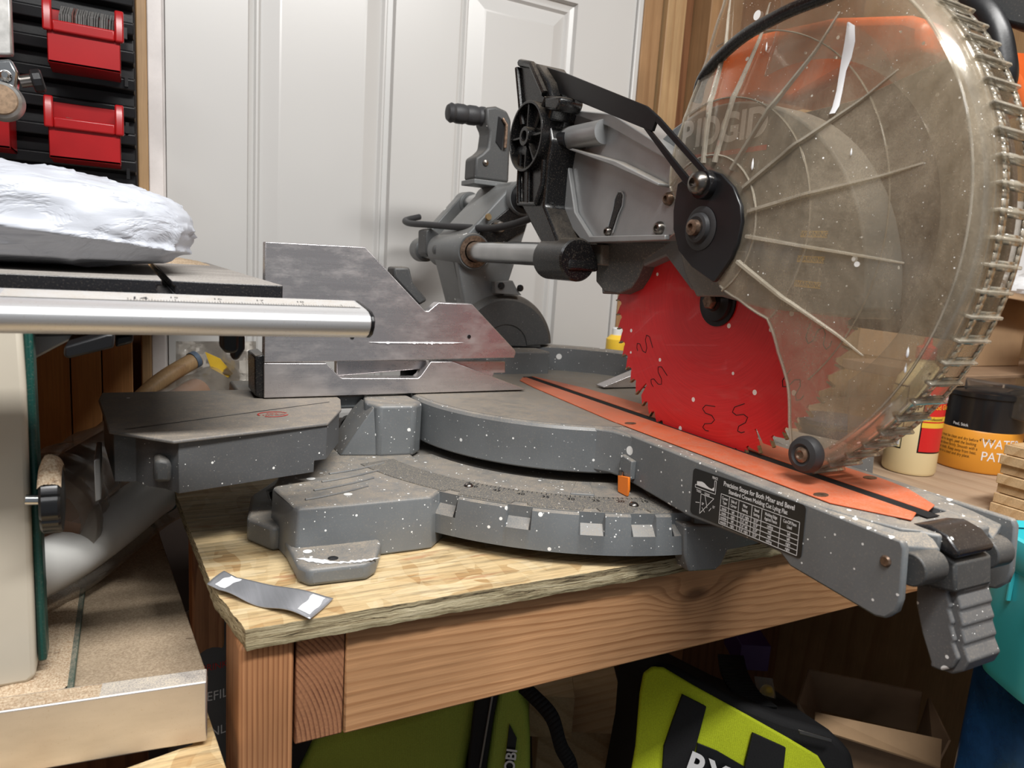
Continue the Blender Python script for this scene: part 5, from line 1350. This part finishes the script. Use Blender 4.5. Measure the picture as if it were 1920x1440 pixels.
# glue bottle
bc_ = onZ(1709, 893, BZ0); bx, by = .985, .612
bo = thing('glue_bottle', 'cream glue bottle with red label, standing just right of the clear guard', 'bottle', (bx, by, BZ0))
rb = .0345
MB().lathe([(.028, 0), (rb-.002, .001), (rb, .005), (rb, .115), (rb-.004, .135), (.016, .155), (.012, .158), (.012, .165)], (bx, by, BZ0), (0, 0, 1), 48).build('bottle_body', M['glue'], bo, sharp=40)
MB().lathe([(.013, .162), (.013, .178), (.006, .182), (.004, .20)], (bx, by, BZ0), (0, 0, 1), 24).build('cap', M['lab_red'], bo)
toc = math.degrees(math.atan2(-by, -bx))       # direction to the viewer
def wrap(cx, cy, rad, a0, a1, z0, z1, mat, name, par, n=14):
    vs = []; 
    for k in range(n+1):
        a = R(toc2+a0+(a1-a0)*k/n); vs += [(cx+rad*math.cos(a), cy+rad*math.sin(a), z0), (cx+rad*math.cos(a), cy+rad*math.sin(a), z1)]
    return MB().add(vs, [(2*k, 2*k+2, 2*k+3, 2*k+1) for k in range(n)]).build(name, mat, par)
def wtext(s, cx, cy, rad, a, z_, size, mat, par, name='label_text', sq=.85):
    aa = R(toc2+a); n_ = Vector((math.cos(aa), math.sin(aa), 0)); u = Vector((-n_.y, n_.x, 0))
    # bend the text round the cylinder
    o = text(name, s, size, (0, 0, 0), (1, 0, 0), (0, 0, 1), mat, par, depth=0, squash=sq)
    w = WO[par.name]; 
    for v in o.data.vertices:
        p = v.co+w; ang = aa+p.x/rad; v.co = Vector((cx+(rad+.0003)*math.cos(ang), cy+(rad+.0003)*math.sin(ang), z_+p.z))-w
    return o
toc2 = toc
# positive angles turn to the right side as seen (counter-clockwise from above)
wrap(bx, by, rb+.0002, 12, 80, BZ0+.034, BZ0+.15-.02, M['black'], 'label_border', bo)
wrap(bx, by, rb+.0004, 15, 80, BZ0+.036, BZ0+.128, M['lab_red'], 'front_label', bo)
wrap(bx, by, rb+.0006, 14, 80, BZ0+.070, BZ0+.077, M['lab_yellow'], 'label_band', bo)
wrap(bx, by, rb+.0006, 14, 80, BZ0+.079, BZ0+.086, M['lab_yellow'], 'label_band', bo)
wtext('ORIGINAL', bx, by, rb+.0006, 52, BZ0+.112, .013, M['white_print'], bo); wtext('Wood Glue', bx, by, rb+.0006, 50, BZ0+.099, .010, M['lab_yellow'], bo)
wtext('Professional', bx, by, rb+.0008, 44, BZ0+.0825, .006, M['black'], bo)
wrap(bx, by, rb+.0002, -75, -22, BZ0+.036, BZ0+.125, M['black'], 'label_border', bo)
wrap(bx, by, rb+.0004, -75, -24, BZ0+.038, BZ0+.123, M['lab_cream'], 'back_label', bo)
wrap(bx, by, rb+.0006, -73, -26, BZ0+.041, BZ0+.056, M['white_print'], 'barcode_panel', bo)
for k in range(16): wrap(bx, by, rb+.0008, -71+k*2.7, -71+k*2.7+(1.4 if k % 3 else .8), BZ0+.043, BZ0+.055, M['black'], 'barcode_bar', bo, 1)
bars = [o for o in bo.children if o.name.startswith('barcode_bar')]
wtext('8', bx, by, rb+.0003, -8, BZ0+.094, .016, M['black'], bo); wtext('P', bx, by, rb+.0003, 5, BZ0+.098, .016, M['black'], bo)

# patch tub
cx, cy = 1.125, .60; rt_ = .056
toc2 = math.degrees(math.atan2(-cy, -cx))
tu = thing('filler_tub', 'round tub with black top and orange label on the side bench', 'tub', (cx, cy, BZ0))
MB().lathe([(.050, 0), (rt_-.002, .001), (rt_, .004), (rt_, .060), (rt_-.001, .062)], (cx, cy, BZ0), (0, 0, 1), 56).build('tub_body', M['lab_orange'], tu)
MB().lathe([(rt_-.001, .0615), (rt_-.001, .108), (rt_+.0015, .110), (rt_+.0015, .116), (rt_-.006, .118)], (cx, cy, BZ0), (0, 0, 1), 56).build('tub_top', M['black_gloss'], tu)
wtext('WATER\nPATCH', cx, cy, rt_, 34, BZ0+.036, .019, M['white_print'], tu)
wtext('4" WIDE', cx, cy, rt_, 12, BZ0+.050, .006, M['black'], tu)
wtext('Surface must be clean and dry before\nuse. Cut to length, peel the backing\nand press down firmly. Smooth with a\nroller or cloth. Keep away from heat.\nStore in a cool and dry place.', cx, cy, rt_, -32, BZ0+.036, .0062, M['black'], tu, sq=.7)
wtext('Peel, Stick', cx, cy, rt_, -25, BZ0+.068, .006, M['white_print'], tu)
# dark blue tub behind the guard
tag(MB().lathe([(.045, 0), (.05, .003), (.052, .05), (.054, .052), (.054, .058), (.05, .06)], (.935, .70, BZ0), (0, 0, 1), 40).build('blue_tub', M['navy'], None, origin=(.935, .70, BZ0)), 'low dark blue plastic tub behind the cream glue bottle', 'tub')
# milled wood blocks at the right edge (stacked grooved strips)
wz = BZ0; k = 0
wx, wy = 1.09, .465
p0 = onZ(1900, 975, BZ0)
while k < 7:
    xo = p0.x+.004*(1 if k in (0,) else (2.0 if k % 2 else 3.2)); yo = p0.y
    prof_ = [(0, 0), (.006, 0), (.006, .002), (.010, .002), (.010, 0), (.05, 0), (.05, .0115), (.012, .0115), (.012, .0095), (.004, .0095), (.004, .0115), (0, .0115)]
    o = MB().prism([(xo+a, wz+b) for a, b in prof_], yo-.06, yo+.03, 'Y').build('grooved_strip', M['block'], None, bevel=.0008, origin=(xo, yo, wz))
    tag(o, ['bottom strip of the grooved wood stack at the right edge', 'second grooved strip from the bottom at the right edge', 'third grooved strip from the bottom at the right edge', 'middle grooved strip of the stack at the right edge', 'third grooved strip from the top at the right edge', 'second grooved strip from the top at the right edge', 'topmost grooved strip of the stack at the right edge'][k], 'wood strip', 'grooved wood strips stacked at the right')
    wz += .0118; k += 1
# clear blister pack on the stack
pk = pt(1893, 790, 1.05)
bp = thing('blister_pack', 'clear plastic blister pack holding a black part at the right edge', 'package', (pk.x, pk.y, wz))
MB().box(pk.x-.028, pk.x+.09, pk.y-.04, pk.y+.06, wz+.0005, wz+.050).build('shell', M['pack'], bp, bevel=.004, solid=0)
MB().tube(smooth([(pk.x-.015, pk.y, wz+.030), (pk.x+.01, pk.y, wz+.034), (pk.x+.05, pk.y, wz+.032)]), .007, 14).build('black_part', M['black'], bp)
# board/shelf across with boxes on it
zs_ = BZ0+.135
sh = MB().box(1.06, 1.60, .62, .80, zs_-.016, zs_)
tag(sh.build('box_lid_board', M['cardboard_dark'], None, bevel=.001, origin=(1.3, .7, zs_-.016)), 'flat brown taped box lying above the tub at the right', 'cardboard box')
a_ = onY(1826, 700, .72); b_ = onY(1900, 560, .72)
bxo = thing('cardboard_box', 'taped brown cardboard box at the right edge above the tub', 'cardboard box', (1.25, .7, zs_))
MB().box(1.175, 1.40, .70, .86, zs_+.0005, zs_+.125).build('box_body', M['cardboard'], bxo, bevel=.001)
MB().add([(1.172, .66, zs_+.125), (1.172, .70, zs_+.126), (1.40, .70, zs_+.126), (1.40, .66, zs_+.108)], [(0, 1, 2, 3)]).build('flap', M['cardboard'], bxo, solid=.003)
MB().box(1.174, 1.195, .699, .7003, zs_+.001, zs_+.124).build('packing_tape', M['pine'], bxo)
o = MB().box(1.235, 1.42, .55, .60, zs_-.05, zs_+.16).build('cardboard_box', M['cardboard'], None, bevel=.001, origin=(1.3, .57, zs_-.05)); tag(o, 'cardboard box cut off by the right picture edge', 'cardboard box')
# legs that support the flat box: another carton behind
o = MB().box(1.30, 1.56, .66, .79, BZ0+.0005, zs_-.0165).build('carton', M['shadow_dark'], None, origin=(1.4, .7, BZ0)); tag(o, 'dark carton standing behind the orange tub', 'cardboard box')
# white boxes and crumpled white sack
wbp = onY(1890, 400, 1.0)
o = MB().box(1.50, 1.60, .80, 1.0, .0, .10).build('white_box', M['white_box'], None, bevel=.001, origin=(1.55, .9, 0)); 
bpos = pt(1905, 440, 1.45)
bpy.data.objects.remove(o)
shf = MB().box(1.30, 1.62, .50, 1.1, -.020, -.004)
def boxat(px0, py0, px1, py1, d, dep, name, mat, label, cat):
    a = pt(px0, py1, d); b = pt(px1, py0, d); 
    f_ = Vector((fw.x, fw.y, 0)).normalized()*dep/2; c = (a+b)/2+f_
    r_ = Vector((rt.x, rt.y, 0)).normalized(); w = (b-a).dot(r_)/2; h = (b.z-a.z)/2
    o = MB().obox(c, r_*w, f_, Vector((0, 0, h))).build(name, mat, None, bevel=.001, origin=(c.x, c.y, c.z-h)); return tag(o, label, cat)
boxat(1878, 385, 2010, 455, 1.38, .1, 'white_carton', M['white_box'], 'white printed carton, upper of two, at the right edge', 'box')
boxat(1876, 460, 2010, 522, 1.36, .12, 'white_carton', M['white_box'], 'white printed carton, lower of two, at the right edge', 'box')
def sack(u, v):
    c = pt(1925, 540, 1.3); a = 2*math.pi*u; ph = math.pi*(v-.5)
    p = Vector((math.cos(a)*math.cos(ph)*.075, math.sin(a)*math.cos(ph)*.07, math.sin(ph)*.030))
    return c+p*(1+.25*mn.noise(p*60)+.1*mn.noise(p*160))
tag(MB().grid(sack, 60, 30).build('paper_sack', M['white_box'], None, origin=pt(1925, 560, 1.3)), 'crumpled pale paper sack on the cardboard box at the right edge', 'sack')
# orange tool on the right wall
boxat(1892, 108, 2020, 155, 1.25, .05, 'orange_tool_case', M['orange_body'], 'bright orange case behind the black handle at the right edge', 'case')
# plywood sheet standing behind
tag(MB().box(1.10, 1.60, 1.10, 1.112, BZ0+.0005, .37).build('plywood_sheet', M['pine'], None, origin=(1.35, 1.1, BZ0)), 'plywood sheet standing against the wall behind the clear guard', 'board')

# ================================================================ TEAL BIN AND BLUE CRATE
f_ = Vector((fw.x, fw.y, 0)).normalized(); r_ = Vector((rt.x, rt.y, 0)).normalized()
tc = pt(1998, 1135, .66)
te = thing('teal_tub', 'teal plastic tub with rolled rim at the right edge below the bench', 'tub', (tc.x, tc.y, tc.z-.075))
def tloft(levels, c, n=64, p=.45):
    vs = []
    for hx_, hy_, z_ in levels:
        for k in range(n):
            a = 2*math.pi*k/n; ca, sa = math.cos(a), math.sin(a)
            x_ = hx_*math.copysign(abs(ca)**p, ca); y_ = hy_*math.copysign(abs(sa)**p, sa)
            vs.append(c+r_*x_+f_*y_+Vector((0, 0, z_)))
    m_ = len(levels)
    return MB().add(vs, [(i*n+k, i*n+(k+1)%n, (i+1)*n+(k+1)%n, (i+1)*n+k) for i in range(m_-1) for k in range(n)]+[list(range(n))[::-1]])
tloft([(.034, .034, -.088), (.044, .044, -.084), (.047, .047, -.074), (.053, .053, .045), (.054, .054, .055), (.051, .051, .053), (.045, .045, -.06)], tc).build('tub_body', M['teal'], te, solid=0)
tloft([(.0535, .0535, .030), (.056, .056, .034), (.0585, .0585, .052), (.057, .057, .060), (.052, .052, .061), (.050, .050, .055)], tc).build('tub_rim', M['teal'], te)
for k in range(3): MB().obox(tc-r_*.0535+f_*(-.03+.03*k)+Vector((0, 0, .017)), r_*.002, f_*.0012, Vector((0, 0, .016))).build('rim_gusset', M['teal'], te, bevel=.0006)
cc = pt(2012, 1400, .70)
cr = thing('blue_crate', 'translucent blue plastic crate under the teal tub', 'crate', (cc.x, cc.y, cc.z-.12))
cz = cc
tloft([(.070, .07, -.12), (.068, .07, .062), (.066, .068, .062), (.066, .068, -.118)], cz, p=.2).build('crate_walls', M['crate'], cr)
bl2 = plain('blue_plastic_rib', (.04, .20, .55), .3)
for k in range(5): MB().obox(cz-f_*.0715-r_*.0+Vector((0, 0, .045-.035*k)), r_*.070, f_*.0025, Vector((0, 0, .0014))).build('crate_rib', bl2, cr, bevel=.0006)
for k in range(5): MB().obox(cz-f_*.0715-r_*(.06-.03*k)+Vector((0, 0, -.03)), r_*.0014, f_*.003, Vector((0, 0, .09))).build('crate_rib', bl2, cr, bevel=.0006)
for k in range(4): MB().obox(cz-f_*.072-r_*(.04)+Vector((0, 0, .03-.035*k)), (r_*.018-Vector((0, 0, .012))), f_*.003, Vector((0, 0, .0016))+r_*.001).build('crate_brace', plain('pale_blue_brace', (.25, .45, .7), .3), cr, bevel=.0006)

# ================================================================ UNDER THE BENCH
US = -.80
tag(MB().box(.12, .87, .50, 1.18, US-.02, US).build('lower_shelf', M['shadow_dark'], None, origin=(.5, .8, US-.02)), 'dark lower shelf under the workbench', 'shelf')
def soft(c, ax3, e, seed, amp=.006, NU=80, NV=50):
    c = Vector(c); A1, A2, A3 = ax3
    def se(a, p): return math.copysign(abs(a)**p, a)
    def fn(u, v):
        th = 2*math.pi*u; ph = math.pi*(v-.5)
        p = c+A1*se(math.cos(ph), e)*se(math.cos(th), e)+A2*se(math.cos(ph), e)*se(math.sin(th), e)+A3*se(math.sin(ph), e)
        n_ = (p-c).normalized(); q = p*14+Vector((seed, 0, 0))
        return p+n_*(amp*mn.noise(q)+amp*.35*mn.noise(q*3))
    return MB().grid(fn, NU, NV)
# lime tool bag on the right
def bag_panel(pix, d, tilt, name, mat, par, thick, bev=.006):
    # a panel whose outline lies in a vertical plane facing the viewer at depth d, leaning back by tilt
    pl = []
    for x, y in pix:
        r__ = ray(x, y); n_ = Vector((fw.x, fw.y, tilt)).normalized(); c0 = pt(1390, 1350, d)
        pl.append(r__*(c0.dot(n_)/r__.dot(n_)))
    n_ = Vector((fw.x, fw.y, tilt)).normalized(); k = len(pl)
    vs = pl+[p+n_*thick for p in pl]
    return MB().add(vs, [list(range(k)), list(range(k, 2*k))[::-1]]+[(i, (i+1)%k, k+(i+1)%k, k+i) for i in range(k)]).build(name, mat, par, bevel=bev, seg=3)
bgp = pt(1390, 1440, .86)
tb_ = thing('tool_bag', 'bright lime tool bag with black webbing straps below the label', 'tool bag', (bgp.x, bgp.y, US))
out = [(1207, 1262), (1224, 1250), (1245, 1252), (1300, 1285), (1400, 1340), (1480, 1385), (1535, 1418), (1560, 1460), (1560, 1640), (1150, 1640), (1192, 1400), (1200, 1300)]
bag_panel([(1190, 1400), (1198, 1290), (1212, 1254), (1240, 1240), (1270, 1252), (1400, 1318), (1470, 1345), (1560, 1372), (1600, 1410), (1612, 1470), (1612, 1680), (1140, 1680)], .86, -.35, 'bag_body', M['web'], tb_, .16, .012)
bag_panel(out, .852, -.35, 'front_panel', M['lime'], tb_, .006, .003)
bag_panel([(1280, 1302), (1325, 1325), (1312, 1375), (1300, 1420), (1312, 1470), (1300, 1640), (1230, 1640), (1245, 1400), (1262, 1350)], .846, -.35, 'strap', M['web'], tb_, .005, .001)
bag_panel([(1412, 1374), (1474, 1402), (1470, 1440), (1440, 1640), (1380, 1640), (1398, 1430)], .846, -.35, 'strap', M['web'], tb_, .005, .001)
bag_panel([(1308, 1393), (1345, 1408), (1400, 1440), (1405, 1500), (1380, 1560), (1290, 1520)], .848, -.35, 'logo_patch', M['black'], tb_, .003, .0006)
# logo letters lie in the panel plane
n_ = Vector((fw.x, fw.y, -.35)).normalized()
def onp(x, y, d):
    c0 = pt(1390, 1350, d); r__ = ray(x, y); return r__*(c0.dot(n_)/r__.dot(n_))
a, b = onp(1300, 1424, .843), onp(1385, 1462, .843)
uu = (b-a).normalized(); vv = n_.cross(uu); vv = vv if vv.z > 0 else -vv
text('logo_text', 'RYOBI', .040, a-vv*.008-uu*.006, uu, vv, M['white_print'], tb_, align='LEFT', depth=0, bold=.001)
bag_panel([(1497, 1368), (1560, 1385), (1560, 1392), (1500, 1376)], .845, -.35, 'zipper', M['bolt'], tb_, .002, .0004)
P0 = [pt(1370, 1230, 1.0), pt(1378, 1265, .95), pt(1400, 1300, .92), pt(1430, 1325, .90)]
pr = MB(); sm_ = smooth(P0)
for i in range(len(sm_)-1):
    w = r_*.018; pr.add([sm_[i]-w, sm_[i]+w, sm_[i+1]+w, sm_[i+1]-w], [(0, 1, 2, 3)])
pr.build('carry_handle', M['web'], tb_, solid=.004)
# second bag at the left, below the apron
lb_c = pt(770, 1500, .95)
lbg = thing('tool_bag', 'dull lime tool bag with black zipped edge under the bench front', 'tool bag', (lb_c.x, lb_c.y, US))
def lp(pix, d, name, mat, thick, bev=.01):
    n_ = Vector((fw.x, fw.y, -.12)).normalized(); c0 = pt(770, 1420, d); pl = []
    for x, y in pix: r__ = ray(x, y); pl.append(r__*(c0.dot(n_)/r__.dot(n_)))
    k = len(pl); vs = pl+[p+n_*thick for p in pl]
    return MB().add(vs, [list(range(k)), list(range(k, 2*k))[::-1]]+[(i, (i+1)%k, k+(i+1)%k, k+i) for i in range(k)]).build(name, mat, lbg, bevel=bev, seg=3)
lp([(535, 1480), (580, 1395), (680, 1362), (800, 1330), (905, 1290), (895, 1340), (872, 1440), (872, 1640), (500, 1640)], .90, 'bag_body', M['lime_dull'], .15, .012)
lp([(545, 1400), (590, 1378), (560, 1440), (535, 1490), (520, 1490)], .895, 'edge_binding', M['web'], .01, .002)
lp([(893, 1300), (938, 1285), (925, 1350), (912, 1440), (905, 1640), (868, 1640), (878, 1420), (886, 1340)], .885, 'zip_panel', M['web'], .14, .003)
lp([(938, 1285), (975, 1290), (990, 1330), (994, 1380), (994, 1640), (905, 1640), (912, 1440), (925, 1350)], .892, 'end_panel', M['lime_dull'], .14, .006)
lp([(922, 1300), (926, 1300), (902, 1440), (898, 1440)], .882, 'zipper', M['bolt'], .002, .0003)
lp([(955, 1358), (969, 1385), (962, 1440), (955, 1480), (944, 1480), (948, 1420)], .889, 'logo_patch', M['black'], .002, .0004)
n2 = Vector((fw.x, fw.y, -.12)).normalized(); c0 = pt(770, 1420, .886)
def onl(x, y): r__ = ray(x, y); return r__*(c0.dot(n2)/r__.dot(n2))
a, b = onl(953, 1462), onl(965, 1378); uu = (b-a).normalized(); vv = uu.cross(n2); vv = vv if vv.dot(-rt) > 0 else -vv
text('logo_text', 'RYOBI', .018, a-uu*.012, uu, vv, M['white_print'], lbg, align='LEFT', depth=0, bold=.0004)
P0 = [pt(965, 1275, .90), pt(1000, 1305, .88), pt(1035, 1345, .87), pt(1052, 1400, .87), pt(1072, 1440, .88), pt(1075, 1500, .9)]
pr = MB(); sm_ = smooth(P0)
for i in range(len(sm_)-1):
    w = (r_*.5+Vector((0, 0, .5))).normalized()*.009; pr.add([sm_[i]-w, sm_[i]+w, sm_[i+1]+w, sm_[i+1]-w], [(0, 1, 2, 3)])
pr.build('shoulder_strap', M['web'], lbg, solid=.003)
boxat(988, 1305, 1078, 1385, 1.02, .16, 'wood_block', M['block'], 'pale wood offcut standing behind the dull lime bag', 'wood block')
boxat(1000, 1372, 1180, 1500, 1.08, .25, 'wood_block', M['block'], 'wide pale wood offcut lying low between the two lime bags', 'wood block')
boxat(1125, 1330, 1200, 1415, 1.36, .04, 'brown_board', M['plank'], 'dark reddish board standing behind the bright lime bag', 'board')
# open cardboard box
cb = pt(1640, 1400, .95)
co = thing('open_carton', 'open brown carton with raised flaps under the saw lever', 'cardboard box', (cb.x, cb.y, US))
def quadpx(pix, ds, name, mat, par, th=.003):
    vs = [pt(x, y, d) for (x, y), d in zip(pix, ds)]
    return MB().add(vs, [list(range(len(vs)))]).build(name, mat, par, solid=th, flat=True)
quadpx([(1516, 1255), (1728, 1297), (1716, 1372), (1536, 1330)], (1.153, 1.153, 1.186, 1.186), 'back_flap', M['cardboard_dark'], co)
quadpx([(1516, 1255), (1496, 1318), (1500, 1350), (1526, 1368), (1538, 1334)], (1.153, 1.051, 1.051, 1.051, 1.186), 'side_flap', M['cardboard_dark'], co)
quadpx([(1528, 1336), (1765, 1387), (1762, 1440), (1526, 1366)], (1.051, 1.051, 1.017, 1.017), 'front_flap', M['cardboard'], co)
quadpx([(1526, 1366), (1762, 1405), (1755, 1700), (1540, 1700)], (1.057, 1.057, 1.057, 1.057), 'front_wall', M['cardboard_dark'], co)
quadpx([(1742, 1308), (1781, 1388), (1755, 1440), (1722, 1372)], (1.153, 1.062, 1.057, 1.186), 'side_flap', M['cardboard_dark'], co)
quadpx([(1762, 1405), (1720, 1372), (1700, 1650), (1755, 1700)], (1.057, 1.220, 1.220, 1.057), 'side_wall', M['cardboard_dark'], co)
# little things in the dark
boxat(1385, 1210, 1445, 1258, 1.12, .08, 'purple_box', M['purple'], 'small purple plastic box in the dark behind the lime bag', 'box')
zb = thing('zip_bag', 'small clear zip bag with yellow parts beside the open carton', 'bag', pt(1428, 1345, 1.0))
quadpx([(1415, 1268), (1448, 1272), (1460, 1345), (1420, 1330)], (1.0, 1.0, .98, .98), 'film', M['film'], zb, .002)
c = pt(1437, 1308, 1.0); soft(c, (r_*.010, f_*.008, Vector((0, 0, .018))), .8, 3, .003, 24, 16).build('yellow_parts', M['lab_yellow'], zb)
# bottle seen between post and aluminium bar
q = pt(392, 1240, .95)
pbz = q.z-.13
jb = thing('storage_jug', 'dark jug with whitish cap in the shade left of the bench post', 'jug', (q.x, q.y, pbz))
dk = plain('grey_jug_plastic', (.10, .10, .10), .5)
MB().lathe([(.046, 0), (.05, .004), (.05, .165), (.040, .19), (.018, .205), (.018, .21)], (q.x, q.y, pbz), (0, 0, 1), 40).build('jug_body', dk, jb)
MB().lathe([(.020, .208), (.021, .21), (.021, .228), (.019, .230)], (q.x, q.y, pbz), (0, 0, 1), 30).build('cap', M['white_box'], jb)
toc2 = math.degrees(math.atan2(-q.y, -q.x))
wtext('DRINK', q.x, q.y, .0502, 6, pbz+.150, .013, M['red_print'], jb); wtext('REFILL', q.x, q.y, .0502, 10, pbz+.110, .018, M['white_print'], jb); wtext('ONLY', q.x, q.y, .0502, 10, pbz+.06, .018, M['white_print'], jb)

# ================================================================ WRAPPED ROLL AND PIPE between the saws
rp = smooth([onY(60, 985, .70), onY(110, 930, .76), onY(180, 875, .83), onY(290, 795, .95), onY(370, 735, 1.04), onY(425, 705, 1.09)])
wr = thing('wrapped_roll', 'long roll wrapped in clear film with brown packing between the two saws', 'wrapped roll', (0, .9, -.30))
n = len(rp)
def taper(t_): return .050-.030*t_
MB().tube(rp, [max(.012, taper(i/(n-1))*(1+.06*math.sin(i*1.7))) for i in range(n)], 28).build('film_wrap', M['film'], wr)
MB().tube(rp[:-6], [taper(i/(n-1))*.75 for i in range(n-6)], 20).build('inner_pack', M['brown_wrap'], wr)
MB().tube(smooth([onY(235, 775, 1.0), onY(300, 715, 1.02), onY(370, 672, 1.05)]), .011, 14).build('paper_tube', M['pine'], wr)
MB().tube([onY(360, 677, 1.045), onY(368, 673, 1.049)], .0118, 14).build('blue_band', plain('slate_blue_tape', (.10, .14, .20), .5), wr)
quadpx([(385, 660), (412, 672), (437, 700), (428, 708), (396, 690)], (1.0,)*5, 'hang_tag', M['lab_yellow'], wr, .002)
fl = MB()
def film(u, v):
    p = pt(330+150*u, 640+120*v, 1.0+.03*math.sin(u*5)+.02*mn.noise(Vector((u*6, v*6, 3))))
    return p
MB().grid(lambda u, v: film(u, v), 24, 20).build('loose_film', M['film'], wr, solid=.0004)
pp_ = smooth([onY(40, 1085, .66), onY(130, 1040, .70), onY(210, 985, .745), onY(275, 935, .79), onY(312, 915, .815)])
wp_ = thing('white_pipe', 'curved white plastic pipe under the grey saw extension', 'pipe', onY(40, 1085, .66))
MB().tube(pp_, [.0235, ]*len(pp_), 24).build('pipe', M['white_pipe'], wp_)
MB().tube([p+Vector((.008, 0, -.022)) for p in pp_], .013, 20).build('film_sleeve', M['film'], wp_)
MB().tube([pp_[-4], pp_[-3]], .0243, 24).build('blue_band', plain('dark_teal_tape', (.04, .09, .10), .5), wp_)

# small can on the back ledge, seen between the door edge and the blade
q = onY(1152, 684, 1.12)
cn = thing('spray_can', 'small yellow and green can seen between the door and the blade', 'can', (q.x, q.y, q.z))
MB().lathe([(.018, 0), (.02, .003), (.02, .05), (.012, .058)], q, (0, 0, 1), 28).build('can_body', M['lab_yellow'], cn)
MB().lathe([(.0203, .012), (.0203, .03)], q, (0, 0, 1), 28).build('label_band', plain('green_label', (.05, .25, .08), .4), cn)
MB().lathe([(.010, .058), (.010, .07), (.008, .072)], q, (0, 0, 1), 20).build('cap', M['white_box'], cn)
tag(MB().box(q.x-.03, q.x+.12, 1.08, 1.16, q.z-.02, q.z).build('wall_ledge', M['stud'], None, origin=(q.x, 1.1, q.z-.02)), 'narrow wooden ledge behind the saw carrying the small can', 'ledge')
